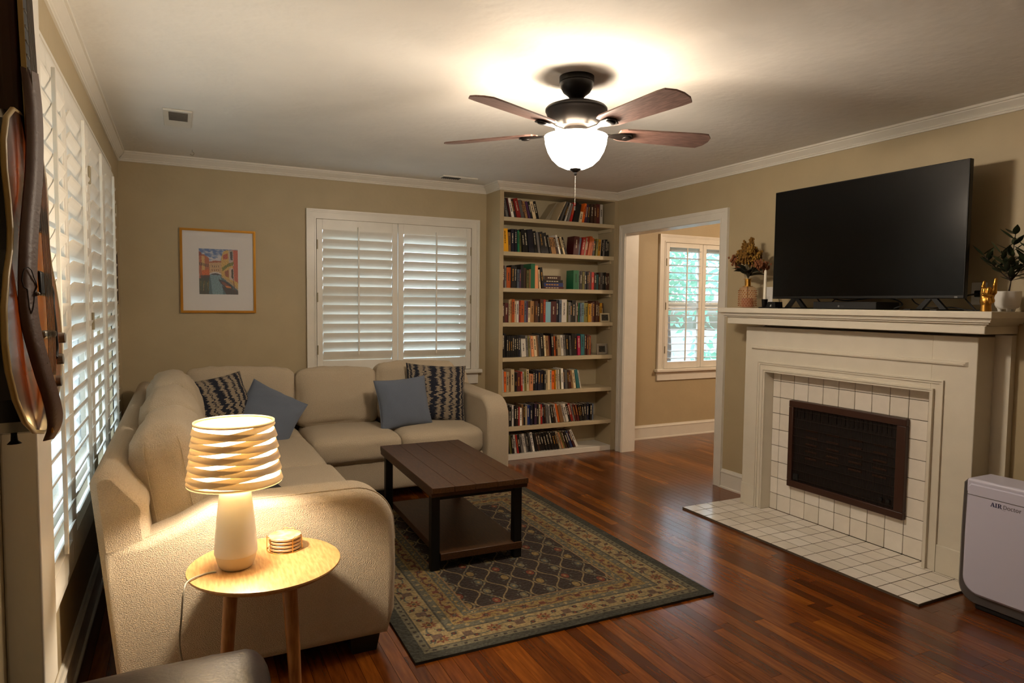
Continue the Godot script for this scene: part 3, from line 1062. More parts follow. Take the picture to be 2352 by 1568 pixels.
# ---------------------------------------------------------------- rug
func rug_image() -> Image:
	var w := 640
	var h := 960
	var im := Image.create_empty(w, h, false, Image.FORMAT_RGB8)
	var rw := 1.50
	var rl := 2.26
	var n2 := FastNoiseLite.new()
	n2.seed = 4
	n2.frequency = 0.11
	var cream := Color(0.60, 0.52, 0.36)
	var gold := Color(0.55, 0.45, 0.26)
	var slate := Color(0.36, 0.36, 0.31)
	var edge := Color(0.25, 0.245, 0.205)
	var umber := Color(0.205, 0.155, 0.125)
	var rust := Color(0.46, 0.22, 0.14)
	var ink := Color(0.24, 0.21, 0.18)
	for j in h:
		for i in w:
			var x := (i + 0.5) / w * rw
			var y := (j + 0.5) / h * rl
			var dx := minf(x, rw - x)
			var dy := minf(y, rl - y)
			var d := minf(dx, dy)
			# distance along the border: measured from the nearer middle, so that motifs run round the rug
			var s := (y - rl / 2.0) if dx < dy else (x - rw / 2.0)
			var c: Color
			if d < 0.052:
				c = edge
			elif d < 0.082:
				c = slate.lerp(cream, 0.35)
				if absf(fposmod(s, 0.045) - 0.022) < 0.008 and absf(d - 0.067) < 0.007:
					c = ink
			elif d < 0.090:
				c = ink.lerp(slate, 0.4)
			elif d < 0.195:
				c = cream
				c = motif(c, s, d - 0.1425, 0.24, 0.105, [rust, ink, slate, gold])
			elif d < 0.204:
				c = ink.lerp(slate, 0.5)
			elif d < 0.240:
				c = slate.lerp(cream, 0.15)
				if absf(fposmod(s, 0.07) - 0.035) + absf(d - 0.222) < 0.014:
					c = cream
			elif d < 0.310:
				c = gold.lerp(cream, 0.2)
				c = motif(c, s + 0.06, d - 0.275, 0.19, 0.07, [rust, slate, rust.lerp(ink, 0.4), ink])
			elif d < 0.352:
				c = slate
				c = motif(c, s, d - 0.331, 0.11, 0.042, [cream, ink, gold, cream])
			elif d < 0.362:
				c = cream.lerp(rust, 0.25)
			else:
				c = umber
				var px := x / 0.145
				var py := y / 0.24
				# ogee lattice of pale lines
				var wob := 0.21 * sin(TAU * py)
				var l1 := absf(fposmod(px + wob, 1.0) - 0.5)
				var l2 := absf(fposmod(px - wob + 0.5, 1.0) - 0.5)
				if minf(l1, l2) < 0.035:
					c = cream.lerp(umber, 0.15)
				var cell := Vector2(fposmod(px, 1.0) - 0.5, fposmod(py, 0.5) - 0.25)
				var rr := cell.length()
				var odd := (int(floor(px)) * 7 + int(floor(py * 2.0)) * 5) % 4
				if rr < 0.13 and rr > 0.05:
					c = [rust, gold, slate, slate.lerp(cream, 0.3)][absi(odd)]
				elif rr <= 0.05:
					c = cream.lerp(gold, 0.5)
				elif absf(rr - 0.2) < 0.025 and sin(atan2(cell.y, cell.x) * 6.0) > 0.3:
					c = slate
			var k := 0.86 + 0.22 * n2.get_noise_2d(i, j) + 0.10 * n2.get_noise_2d(i * 0.12, j * 0.12)
			im.set_pixel(i, j, Color(c.r * k, c.g * k, c.b * k))
	return im


func motif(ground: Color, s: float, d: float, pitch: float, band: float, cols: Array) -> Color:
	var u := fposmod(s, pitch) - pitch / 2.0
	var side := 1.0 if fposmod(floor(s / pitch), 2.0) < 0.5 else -1.0
	var c := ground
	# winding stem
	if absf(d - side * band * 0.26 * sin(u / pitch * TAU)) < 0.0042:
		c = cols[2]
	var p := Vector2(u, d)
	var a := p.angle()
	var r := p.length()
	var petal := band * 0.33 * (0.78 + 0.22 * cos(a * 8.0))
	if r < petal:
		c = cols[0] if r > petal * 0.62 else (cols[3] if r > petal * 0.3 else cols[1])
	for q in [[-0.27, 0.25], [0.27, -0.25], [0.36, 0.28], [-0.38, -0.26]]:
		var e := p - Vector2(q[0] * pitch, q[1] * band * side)
		if e.length() < band * 0.12:
			c = cols[1] if e.length() > band * 0.06 else cols[0]
		elif absf(e.x + e.y * side) < band * 0.05 and e.length() < band * 0.24:
			c = cols[2]
	if absf(absf(u) - pitch / 2.0) < band * 0.20 and absf(d) < band * 0.22:
		c = cols[2].lerp(cols[0], 0.35)
	return c


func build_rug() -> void:
	var m := mat("rug_weave", Color(1, 1, 1), 1.0)
	m.albedo_texture = ImageTexture.create_from_image(rug_image())
	m.heightmap_enabled = false
	m.normal_enabled = true
	m.normal_texture = noise_tex(0.16, Color.BLACK, Color.WHITE, 2, 61, 512, true, 5.0)
	m.normal_scale = 0.5
	var lo := Vector2(1.18, 1.075)
	var hi := Vector2(2.675, 3.115)
	var r := thing("area_rug", "patterned area rug in brown, cream and slate under the coffee table", "rug", Vector3((lo.x + hi.x) / 2.0, 0, (lo.y + hi.y) / 2.0))
	r.rotation.y = deg_to_rad(-0.6)
	var hx := (hi.x - lo.x) / 2.0
	var hz := (hi.y - lo.y) / 2.0
	var st := new_st()
	var t := 0.011
	var n := 24
	for i in n:
		for j in n:
			var p := []
			var uv := []
			for c in [[i, j], [i + 1, j], [i + 1, j + 1], [i, j + 1]]:
				var u: float = float(c[0]) / n
				var v: float = float(c[1]) / n
				p.append(Vector3(-hx + 2.0 * hx * u, t + noise.get_noise_2d(u * 6.0, v * 9.0) * 0.0012, -hz + 2.0 * hz * v))
				uv.append(Vector2(u, v))
			quad_uv(st, p, uv, Vector3.UP)
	part(r, "pile", done(st), m)
	var eb := new_st()
	bx(eb, Vector3(-hx, 0.0006, -hz), Vector3(hx, t - 0.0015, hz))
	part(r, "binding", done(eb), mat("rug_binding", Color(0.20, 0.195, 0.165), 1.0))


# ---------------------------------------------------------------- sofa
func round_corner(cx: float, cy: float, r: float, a0: float, a1: float, n: int) -> Array:
	var out := []
	for k in n + 1:
		var a := lerpf(a0, a1, float(k) / n)
		out.append(Vector2(cx + cos(a) * r, cy + sin(a) * r))
	return out


func build_sofa() -> void:
	var s := thing("sectional_sofa", "beige fabric L-shaped sectional sofa along the shuttered walls", "sofa", Vector3(0.7, 0, 1.5))
	var o := s.position
	var F: Material = mats.sofa_fabric
	# bases
	part(s, "base", rbox(Vector3(0.20, 0.065, 0.16) - o, Vector3(1.115, 0.285, 2.74) - o, 0.02, 2), F)
	part(s, "base", rbox(Vector3(1.10, 0.065, 0.16) - o, Vector3(2.41, 0.285, 0.965) - o, 0.02, 2), F)
	# back along the side window: it leans out and its front end is rounded
	var lean := []
	lean.append_array([Vector2(0.172, 0.065), Vector2(0.30, 0.065), Vector2(0.285, 0.50)])
	lean.append_array(round_corner(0.195, 0.665, 0.078, -0.35, 0.9, 4))
	lean.append_array(round_corner(0.150, 0.765, 0.050, 0.9, PI * 0.9, 5))
	part(s, "back_frame", prism_mesh(lean_shift(lean, o.x, 0.0), "z", 0.14 - o.z, 2.930 - o.z, 0.022, true), F)
	var lean2 := []
	for q in lean:
		lean2.append(Vector2(q.x - 0.02 - o.z, q.y))
	part(s, "back_frame", prism_mesh(lean2, "x", 0.24 - o.x, 2.60 - o.x, 0.02, true), F)
	# the broad arm at the near end: flat outer face, rounded over the top and the front corner
	var arm := [Vector2(0.175 - o.x, 0.065), Vector2(1.105 - o.x, 0.065), Vector2(1.137 - o.x, 0.16), Vector2(1.142 - o.x, 0.34), Vector2(1.140 - o.x, 0.44)]
	arm.append_array(round_corner(0.975 - o.x, 0.505, 0.160, 0.0, PI / 2.0, 10))
	arm.append_array([Vector2(0.60 - o.x, 0.667), Vector2(0.47 - o.x, 0.664), Vector2(0.36 - o.x, 0.608), Vector2(0.26 - o.x, 0.575), Vector2(0.14 - o.x, 0.540)])
	part(s, "arm", arm_mesh(arm, "z", 2.765 - o.z, 2.950 - o.z), F)
	var seam := []
	for q in range(4, arm.size()):
		seam.append(Vector3(arm[q].x, arm[q].y, 2.921 - o.z) + Vector3(0.001, 0.0015, 0))
	part(s, "seam", tube_mesh(seam, [0.0028], 6), F)
	var arm2 := [Vector2(0.13 - o.z, 0.065), Vector2(1.03 - o.z, 0.065), Vector2(1.055 - o.z, 0.16), Vector2(1.06 - o.z, 0.34), Vector2(1.058 - o.z, 0.46)]
	arm2.append_array(round_corner(0.89 - o.z, 0.53, 0.165, 0.0, PI / 2.0, 10))
	arm2.append_array([Vector2(0.5 - o.z, 0.705), Vector2(0.13 - o.z, 0.715)])
	part(s, "arm", arm_mesh(arm2, "x", 2.405 - o.x, 2.585 - o.x), F)
	# seats
	part(s, "seat_cushion", cushion(Vector3(0.80, 0.185, 0.86), 0.055, Vector3(0.012, 0.018, 0.01), 16, 0.003, 1.0), F, Vector3(0.745, 0.372, 1.185) - o)
	part(s, "seat_cushion", cushion(Vector3(0.82, 0.185, 1.145), 0.055, Vector3(0.012, 0.018, 0.01), 16, 0.003, 5.0), F, Vector3(0.755, 0.372, 2.188) - o)
	part(s, "seat_cushion", cushion(Vector3(0.62, 0.185, 0.70), 0.055, Vector3(0.006, 0.020, 0.012), 16, 0.003, 9.0), F, Vector3(1.462, 0.372, 0.655) - o)
	part(s, "seat_cushion", cushion(Vector3(0.63, 0.185, 0.70), 0.055, Vector3(0.006, 0.018, 0.012), 16, 0.003, 13.0), F, Vector3(2.088, 0.372, 0.655) - o)
	part(s, "seat_cushion", cushion(Vector3(0.80, 0.18, 0.42), 0.05, Vector3(0.006, 0.012, 0.006), 12, 0.003, 15.0), F, Vector3(0.745, 0.368, 0.53) - o)
	# back cushions against the side wall: fat, leaning
	var near := [[2.42, 0.350, 0.682, 0.66], [1.75, 0.345, 0.695, 0.66], [1.08, 0.350, 0.715, 0.66]]
	for k in 3:
		var c: Array = near[k]
		part(s, "back_cushion", cushion(Vector3(0.215, 0.455, c[3]), 0.075, Vector3(0.045, 0.030, 0.012), 18, 0.006, 20.0 + 7.0 * k), F, Vector3(c[1], c[2], c[0]) - o, Vector3(0, 0.03 * (k - 1), 0.16))
		piping(s, Vector3(c[1], c[2], c[0]) - o, Vector3(0, 0.03 * (k - 1), 0.16), Vector3(0.215, 0.455, c[3]))
	# back cushions along the back wall
	var row := [[0.76, 0.68, 0.455, 0.060], [1.435, 0.655, 0.600, 0.0], [2.065, 0.685, 0.655, 0.0]]
	var wide := [0.72, 0.605, 0.655]
	for k in 3:
		var c: Array = row[k]
		var hh: float = [0.45, 0.425, 0.455][k]
		part(s, "back_cushion", cushion(Vector3(wide[k], hh, 0.205), 0.065, Vector3(0.010, 0.020, 0.040), 18, 0.006, 60.0 + 7.0 * k), F, Vector3(c[0], 0.452 + hh / 2.0, 0.365) - o, Vector3(-0.17, 0, -0.03 if k == 0 else 0.0))
	# feet
	for q in [Vector3(1.02, 0, 2.86), Vector3(0.26, 0, 2.86), Vector3(2.50, 0, 0.97), Vector3(2.50, 0, 0.22), Vector3(1.03, 0, 1.2), Vector3(0.26, 0, 0.25), Vector3(1.6, 0, 0.90)]:
		part(s, "foot", prism_mesh([Vector2(q.x - 0.05 - o.x, 0.0), Vector2(q.x + 0.045 - o.x, 0.0), Vector2(q.x + 0.06 - o.x, 0.07), Vector2(q.x - 0.06 - o.x, 0.07)], "z", q.z - 0.06 - o.z, q.z + 0.065 - o.z), mats.sofa_foot)


func lean_shift(poly: Array, dx: float, dy: float) -> Array:
	var out := []
	for p in poly:
		out.append(Vector2(p.x - dx, p.y - dy))
	return out


# an arm: the outline drawn in by rounded steps towards both faces
func arm_mesh(poly: Array, axis: String, a: float, b: float) -> ArrayMesh:
	var st := new_st(true)
	var pv := PackedVector2Array(poly)
	var n := pv.size()
	var nrm := []
	for k in n:
		var e := (pv[(k + 1) % n] - pv[(k + n - 1) % n]).normalized()
		var o := Vector2(e.y, -e.x)
		if Geometry2D.is_point_in_polygon(pv[k] + o * 0.004, pv):
			o = -o
		nrm.append(o)
	var r := 0.032
	var levels := []
	for k in 6:
		var t := PI / 2.0 * k / 5.0
		levels.append([a + r * (1.0 - sin(t)), r * (1.0 - cos(t))])
	levels.reverse()
	var out_levels := []
	for l in levels:
		out_levels.append([a + (l[0] - a), l[1]])
	out_levels.sort_custom(func(p, q): return p[0] < q[0])
	var all := []
	for l in out_levels:
		all.append([l[0], l[1]])
	for i in range(out_levels.size() - 1, -1, -1):
		all.append([b - (out_levels[i][0] - a), out_levels[i][1]])
	var rings := []
	for l in all:
		var ring := []
		for k in n:
			ring.append(flip_yz([], axis, pv[k] - nrm[k] * l[1], l[0]))
		rings.append(ring)
	for i in rings.size() - 1:
		for k in n:
			var m := (k + 1) % n
			quad(st, rings[i][k], rings[i][m], rings[i + 1][m], rings[i + 1][k], flip_yz([], axis, nrm[k] + nrm[m], 0.0) + flip_yz([], axis, Vector2.ZERO, 1.0) * (0.4 if i > rings.size() / 2 else -0.4) * (0.0 if i == rings.size() / 2 - 1 else 1.0))
	st.set_smooth_group(-1)
	for e in [0, rings.size() - 1]:
		var inner := PackedVector2Array()
		for k in n:
			inner.append(pv[k] - nrm[k] * all[e][1])
		var t := Geometry2D.triangulate_polygon(inner)
		for k in range(0, t.size(), 3):
			tri(st, rings[e][t[k]], rings[e][t[k + 1]], rings[e][t[k + 2]], flip_yz([], axis, Vector2.ZERO, 1.0) * (-1.0 if e == 0 else 1.0))
	return done(st)


# the two seams that run round the end of a loose back cushion
func piping(parent: Node3D, at: Vector3, rot: Vector3, size: Vector3) -> void:
	var half := size / 2.0
	for sx in [-0.42, 0.42]:
		var pts := []
		for k in 21:
			var y := lerpf(-0.93, 0.93, k / 20.0)
			var p := cushion_at(Vector3(sx * 2.0 * 0.72, y, 1.0), half, 0.075, Vector3(0.045, 0.030, 0.012), 0.0, 0.0)
			pts.append(p + Vector3(0, 0, 0.0035))
		part(parent, "seam", tube_mesh(pts, [0.0022], 5), mats.sofa_fabric, at, rot)


func build_pillows() -> void:
	var stripe := mat("ikat_weave", Color(1, 1, 1), 0.95)
	var im := Image.create_empty(256, 256, false, Image.FORMAT_RGB8)
	var n2 := FastNoiseLite.new()
	n2.seed = 12
	n2.frequency = 0.05
	var g := RandomNumberGenerator.new()
	g.seed = 5
	var row_off := []
	for j in 256:
		row_off.append(g.randfn() * 3.0)
	var widths := [0.9, 0.45, 0.75, 0.2, 0.85, 0.5, 0.3, 0.8, 0.55, 0.9]
	for j in 256:
		for i in 256:
			var u: float = (i + row_off[j / 2 * 2] + 6.0 * n2.get_noise_2d(i * 0.6, j * 1.5)) / 25.6
			var k := int(clampf(floor(u), 0, 9))
			var f := absf(fposmod(u, 1.0) - 0.5) * 2.0
			var navy: bool = f < widths[k] * 0.85 + 0.25 * n2.get_noise_2d(i * 3.0, j * 9.0)
			var thread := (j % 4) < 1
			var c := Color(0.085, 0.10, 0.155) if navy else Color(0.60, 0.545, 0.455)
			if thread:
				c = c.lerp(Color(0.13, 0.14, 0.19), 0.55)
			im.set_pixel(i, j, c)
	stripe.albedo_texture = ImageTexture.create_from_image(im)
	var wn := noise_tex(0.14, Color.BLACK, Color.WHITE, 2, 71, 256, true, 5.0)
	bumped(stripe, wn, 0.4)
	var list := [
		["navy and cream ikat striped square throw pillow against the right sofa arm", Vector3(2.165, 0.685, 0.585), Vector3(-0.27, -0.10, -0.075), Vector3(0.485, 0.455, 0.15), 0],
		["plain dusty blue linen throw pillow leaning on the striped pillow by the arm", Vector3(1.865, 0.640, 0.705), Vector3(-0.30, 0.10, 0.05), Vector3(0.41, 0.375, 0.15), 1],
		["navy and cream ikat striped pillow in the sofa corner behind the table lamp", Vector3(0.615, 0.700, 0.815), Vector3(-0.36, 0.55, 0.10), Vector3(0.42, 0.42, 0.14), 0],
		["plain dusty blue linen pillow slumped in the sofa corner behind the lamp shade", Vector3(0.905, 0.625, 0.765), Vector3(-0.62, 0.20, -0.62), Vector3(0.40, 0.40, 0.14), 1],
	]
	for k in list.size():
		var d: Array = list[k]
		var t := thing("throw_pillow", d[0], "pillow", d[1], 0.0, "throw pillows on the sofa")
		t.rotation = d[2]
		var m := pillow_mesh(d[3].x, d[3].y, d[3].z, 13.0 * k)
		part(t, "cover", m, stripe if d[4] == 0 else mats.blue_linen)
		if d[4] == 1:
			var pts := []
			for q in 4:
				var cs := [Vector2(-1, -1), Vector2(1, -1), Vector2(1, 1), Vector2(-1, 1)]
				for e in 10:
					var uv: Vector2 = cs[q].lerp(cs[(q + 1) % 4], e / 10.0)
					pts.append(Vector3(uv.x * d[3].x / 2.0 * (1.0 - 0.07 * (1.0 - uv.y * uv.y)), uv.y * d[3].y / 2.0 * (1.0 - 0.07 * (1.0 - uv.x * uv.x)), 0))
			pts.append(pts[0])
			part(t, "welt", tube_mesh(pts, [0.004], 6), mats.blue_linen)
	# the dark folder that lies on the near seat
	var f := thing("magazine", "dark grey magazine lying flat on the sofa seat behind the lamp", "magazine", Vector3(0.655, 0.488, 2.20), 0.0)
	f.rotation.y = 0.12
	var cov := mat("magazine_cover", Color(0.115, 0.12, 0.13), 0.5)
	cov.albedo_texture = noise_tex(0.05, Color(0.6, 0.6, 0.6), Color(1.5, 1.5, 1.5), 4, 77, 256)
	cov.uv1_triplanar = true
	cov.uv1_scale = Vector3.ONE * 4.0
	part(f, "cover", rbox(Vector3(-0.15, 0.006, -0.20), Vector3(0.15, 0.012, 0.20), 0.0015, 1), cov)
	part(f, "pages", box(Vector3(-0.147, 0.0, -0.198), Vector3(0.147, 0.006, 0.198)), mats.paper)


# ---------------------------------------------------------------- coffee table
func build_coffee_table() -> void:
	var lo := Vector2(1.512, 1.300)
	var hi := Vector2(2.052, 2.378)
	var t := thing("coffee_table", "dark brown plank coffee table with black metal legs and a lower shelf", "table", Vector3((lo.x + hi.x) / 2.0, 0.0, (lo.y + hi.y) / 2.0))
	t.rotation.y = deg_to_rad(-1.5)
	var hx := (hi.x - lo.x) / 2.0
	var hz := (hi.y - lo.y) / 2.0
	var top := part(t, "tabletop", rbox(Vector3(-hx, 0.408, -hz + 0.012), Vector3(hx, 0.4575, hz - 0.012), 0.003, 1), mats.table_wood_end)
	# the boards of the top
	var edges := [-hx, -hx + 0.12, -hx + 0.235, -hx + 0.36, -hx + 0.455, hx]
	for k in 5:
		part(top, "board", rbox(Vector3(edges[k] + 0.0006, 0.43, -hz), Vector3(edges[k + 1] - 0.0006, 0.460 - 0.0004 * (k % 2), hz), 0.002, 1), mats.table_wood)
	var leg := 0.046
	var ly := 0.012
	for sx in [-1, 1]:
		for sz in [-1, 1]:
			var c := Vector3(sx * (hx - 0.036), 0, sz * (hz - 0.075))
			part(t, "leg", rbox(Vector3(c.x - leg / 2.0, ly, c.z - leg / 2.0), Vector3(c.x + leg / 2.0, 0.408, c.z + leg / 2.0), 0.003, 1), mats.table_metal)
	for sz in [-1, 1]:
		var z: float = sz * (hz - 0.075)
		part(t, "cross_bar", rbox(Vector3(-hx + 0.06, 0.380, z - 0.018), Vector3(hx - 0.06, 0.408, z + 0.018), 0.002, 1), mats.table_metal)
	part(t, "lower_shelf", rbox(Vector3(-hx + 0.062, 0.062, -hz + 0.06), Vector3(hx - 0.012, 0.100, hz - 0.045), 0.003, 1), mats.table_wood)


# ---------------------------------------------------------------- ceiling fan
func build_fan() -> void:
	var c := Vector3(2.03, CEIL, 2.82)
	var f := thing("ceiling_fan", "bronze five-blade ceiling fan with brown wooden blades and a lit glass bowl", "ceiling fan", c)
	part(f, "canopy", lathe_mesh([[0.0, -0.098], [0.026, -0.098], [0.034, -0.094], [0.040, -0.085], [0.062, -0.068], [0.073, -0.048], [0.077, -0.030], [0.077, -0.026], [0.080, -0.024], [0.080, 0.0]], 40), mats.bronze)
	part(f, "downrod", tube_mesh([Vector3(0, -0.14, 0), Vector3(0, -0.08, 0)], [0.012], 14), mats.steel)
	part(f, "motor_housing", lathe_mesh([[0.0, -0.232], [0.100, -0.232], [0.106, -0.226], [0.118, -0.215], [0.128, -0.195], [0.136, -0.170], [0.140, -0.160], [0.143, -0.156], [0.143, -0.146], [0.136, -0.138], [0.100, -0.124], [0.055, -0.117], [0.022, -0.113], [0.018, -0.105], [0.0, -0.105]], 48), mats.bronze)
	part(f, "switch_housing", lathe_mesh([[0.0, -0.300], [0.040, -0.300], [0.046, -0.292], [0.046, -0.262], [0.058, -0.255], [0.058, -0.232], [0.0, -0.232]], 32), mats.bronze)
	# the lit bowl: frosted glass, three bulbs inside near its rim
	var glow := mat("lamp_bowl_glow", Color(0.95, 0.93, 0.88), 0.4)
	glow.emission_enabled = true
	glow.emission = Color(1.0, 0.95, 0.88)
	glow.emission_energy_multiplier = 26.0
	var bowl := part(f, "lamp_bowl", lathe_mesh([[0.020, -0.418], [0.050, -0.413], [0.082, -0.398], [0.110, -0.372], [0.130, -0.338], [0.141, -0.304], [0.144, -0.278], [0.146, -0.270], [0.143, -0.270], [0.140, -0.280], [0.136, -0.304], [0.125, -0.336], [0.105, -0.368], [0.078, -0.393], [0.048, -0.408], [0.020, -0.413]], 48), glow)
	for k in 3:
		var a := TAU * k / 3.0 + 0.5
		var l := OmniLight3D.new()
		l.name = "bulb_light"
		l.position = Vector3(cos(a) * 0.088, -0.312, sin(a) * 0.088)
		l.light_color = Color(1.0, 0.90, 0.78)
		l.light_energy = 0.27
		l.light_size = 0.03
		l.omni_range = 14.0
		l.omni_attenuation = 2.0
		l.shadow_enabled = true
		bowl.add_child(l, true)
	part(f, "finial", lathe_mesh([[0.0, -0.446], [0.006, -0.444], [0.008, -0.438], [0.006, -0.432], [0.012, -0.430], [0.026, -0.420], [0.028, -0.414], [0.0, -0.412]], 20), mats.bronze)
	var chain := new_st(true)
	for k in 22:
		ball(chain, Vector3(0, -0.452 - 0.006 * k, 0), Vector3.ONE * 0.0024, 6, 4)
	part(f, "pull_chain", done(chain), mats.steel)
	part(f, "chain_pull", tube_mesh([Vector3(0, -0.586, 0), Vector3(0, -0.606, 0)], [0.0045, 0.0035], 8), mats.steel)
	# blades: mesh along +x, pitched
	var outline := [Vector2(0.205, -0.047), Vector2(0.235, -0.058), Vector2(0.45, -0.068), Vector2(0.60, -0.073), Vector2(0.645, -0.072), Vector2(0.668, -0.040), Vector2(0.675, 0.0), Vector2(0.668, 0.036), Vector2(0.640, 0.070), Vector2(0.60, 0.073), Vector2(0.45, 0.068), Vector2(0.235, 0.058), Vector2(0.205, 0.047)]
	var blade := prism_mesh(outline, "y", -0.0035, 0.0035, 0.001)
	var iron := new_st(true)
	prism(iron, [Vector2(0.090, -0.014), Vector2(0.17, -0.012), Vector2(0.215, -0.030), Vector2(0.262, -0.034), Vector2(0.285, 0.0), Vector2(0.262, 0.034), Vector2(0.215, 0.030), Vector2(0.17, 0.012), Vector2(0.090, 0.014)], "y", -0.014, -0.005, 0.002)
	ball(iron, Vector3(0.250, -0.016, 0.0), Vector3(0.022, 0.006, 0.022), 12, 6)
	var iron_mesh := done(iron)
	for k in 5:
		var a := deg_to_rad(13.0 + 72.0 * k)
		var b := part(f, "blade", blade, mats.blade_wood, Vector3(0, -0.246, 0))
		b.basis = Basis(Vector3.UP, -a) * Basis(Vector3.RIGHT, deg_to_rad(-11.0))
		part(b, "blade_iron", iron_mesh, mats.bronze)


func build_far_light() -> void:
	var l := thing("flush_ceiling_light", "round white flush ceiling light of the next room", "ceiling light", Vector3(5.9, CEIL, 2.0))
	part(l, "base_ring", lathe_mesh([[0.0, -0.03], [0.15, -0.03], [0.16, -0.02], [0.16, 0.0]], 32), mats.white_plastic)
	var glow := mat("ceiling_light_glow", Color(0.9, 0.9, 0.88), 0.5)
	glow.emission_enabled = true
	glow.emission = Color(1.0, 0.88, 0.74)
	glow.emission_energy_multiplier = 2.0
	var g := part(l, "diffuser_light", lathe_mesh([[0.0, -0.085], [0.06, -0.080], [0.11, -0.062], [0.14, -0.030]], 32), glow)
	var o := OmniLight3D.new()
	o.name = "bulb_light"
	o.position = Vector3(0, -0.07, 0)
	o.light_color = Color(1.0, 0.88, 0.75)
	o.light_energy = 3.0
	o.light_size = 0.08
	o.omni_range = 12.0
	o.omni_attenuation = 2.0
	o.shadow_enabled = true
	g.add_child(o)


# ---------------------------------------------------------------- television and what belongs to it
func build_television() -> void:
	var x := 3.86
	var z0 := 2.338
	var z1 := 3.530
	var y0 := 1.440
	var y1 := 2.128
	var t := thing("television", "large black flat-screen television standing on the mantel shelf", "television", Vector3(x, 1.378, (z0 + z1) / 2.0))
	var o := t.position
	part(t, "bezel", rbox(Vector3(x, y0, z0) - o, Vector3(x + 0.030, y1, z1) - o, 0.004, 2), mats.black_plastic)
	part(t, "back_cover", rbox(Vector3(x + 0.028, y0 + 0.02, z0 + 0.10) - o, Vector3(x + 0.075, y1 - 0.16, z1 - 0.10) - o, 0.015, 2), mats.black_plastic)
	var scr := mat("tv_screen", Color(0.012, 0.012, 0.013), 0.20)
	scr.metallic_specular = 0.38
	part(t, "screen", box(Vector3(x - 0.0008, y0 + 0.016, z0 + 0.006) - o, Vector3(x + 0.002, y1 - 0.006, z1 - 0.006) - o), scr)
	for fz in [z0 + 0.175, z1 - 0.165]:
		var st := new_st()
		for s in [-1.0, 1.0]:
			prism(st, [Vector2(fz - o.z - s * 0.004, y0 + 0.004 - o.y), Vector2(fz - o.z + s * 0.024, y0 + 0.004 - o.y), Vector2(fz - o.z + s * 0.085, 0.0015), Vector2(fz - o.z + s * 0.050, 0.0015)], "x", 0.006, 0.026)
		bx(st, Vector3(-0.085, 0.0, fz - o.z + 0.050), Vector3(0.15, 0.007, fz - o.z + 0.085))
		bx(st, Vector3(-0.085, 0.0, fz - o.z - 0.085), Vector3(0.15, 0.007, fz - o.z - 0.050))
		part(t, "stand_foot", done(st), mats.black_plastic)
	var badge := mat("badge_grey", Color(0.40, 0.40, 0.40), 0.5)
	part(t, "badge", box(Vector3(x - 0.0015, y0 + 0.004, z0 + 0.010) - o, Vector3(x, y0 + 0.009, z0 + 0.035) - o), mat("badge_dim", Color(0.14, 0.14, 0.14), 0.5))
	part(t, "badge", box(Vector3(x - 0.0015, y0 + 0.003, z1 - 0.046) - o, Vector3(x, y0 + 0.012, z1 - 0.030) - o), badge)
	# disc player under the screen
	var p := thing("disc_player", "slim black disc player on the mantel shelf under the television", "media player", Vector3(3.93, 1.378, 2.885))
	part(p, "case", rbox(Vector3(-0.10, 0.002, -0.205), Vector3(0.10, 0.044, 0.205), 0.003, 1), mats.black_plastic)
	part(p, "front_panel", box(Vector3(-0.102, 0.005, -0.203), Vector3(-0.099, 0.041, 0.203)), mats.matte_black)
	var ms := new_st()
	tube(ms, [Vector3(-0.1025, 0.018, -0.03), Vector3(-0.1015, 0.018, -0.03)], [0.006], 14)
	part(p, "logo_dot", done(ms), badge)
	part(p, "logo_bar", box(Vector3(-0.1026, 0.0145, -0.018), Vector3(-0.1018, 0.0215, 0.006)), mats.badge_dim)
	# small black box with a white triangle
	var s := thing("streaming_box", "small black box with a pale triangle mark beside the television foot", "media player", Vector3(3.835, 1.378, 2.368))
	part(s, "case", prism_mesh([Vector2(-0.035, 0.0), Vector2(0.05, 0.0), Vector2(0.045, 0.042), Vector2(-0.012, 0.042)], "x", -0.035, 0.035, 0.002), mats.black_plastic)
	part(s, "triangle_mark", prism_mesh([Vector2(0.006, 0.012), Vector2(0.018, 0.012), Vector2(0.016, 0.026)], "x", -0.0362, -0.035), mat("mark_white", Color(0.75, 0.75, 0.75), 0.6))
	# cables
	var cables := [
		["black cable looping behind the disc player to the television", [Vector3(3.96, 1.386, 3.105), Vector3(3.98, 1.41, 3.14), Vector3(3.97, 1.44, 3.09), Vector3(3.95, 1.445, 2.98), Vector3(3.96, 1.43, 2.80), Vector3(3.95, 1.45, 2.70)], 0.004],
		["black cable sagging under the television beside the small black box", [Vector3(3.95, 1.46, 2.60), Vector3(3.955, 1.42, 2.63), Vector3(3.955, 1.415, 2.70), Vector3(3.95, 1.46, 2.76)], 0.0035],
		["thin black wire hanging from the television's lower corner to the shelf", [Vector3(3.90, 1.455, 2.352), Vector3(3.90, 1.41, 2.366), Vector3(3.895, 1.3815, 2.385)], 0.0018],
		["black cable drooping from the television to the far stand foot", [Vector3(3.95, 1.46, 3.20), Vector3(3.95, 1.415, 3.235), Vector3(3.95, 1.392, 3.31), Vector3(3.955, 1.395, 3.42), Vector3(3.95, 1.383, 3.50), Vector3(3.95, 1.382, 3.58)], 0.0035],
		["black power cable running from the television's edge to the wall outlet", [Vector3(3.93, 1.455, 3.505), Vector3(3.99, 1.462, 3.50), Vector3(4.055, 1.466, 3.495)], 0.005],
		["black cord slanting from the television down onto the mantel shelf", [Vector3(3.93, 1.455, 3.485), Vector3(3.93, 1.42, 3.515), Vector3(3.935, 1.384, 3.545)], 0.004],
	]
	for c in cables:
		tag(solo("cable", tube_mesh(curve_pts(c[1], 6), [c[2]], 7), mats.matte_black), c[0], "cable", "cables behind the television")
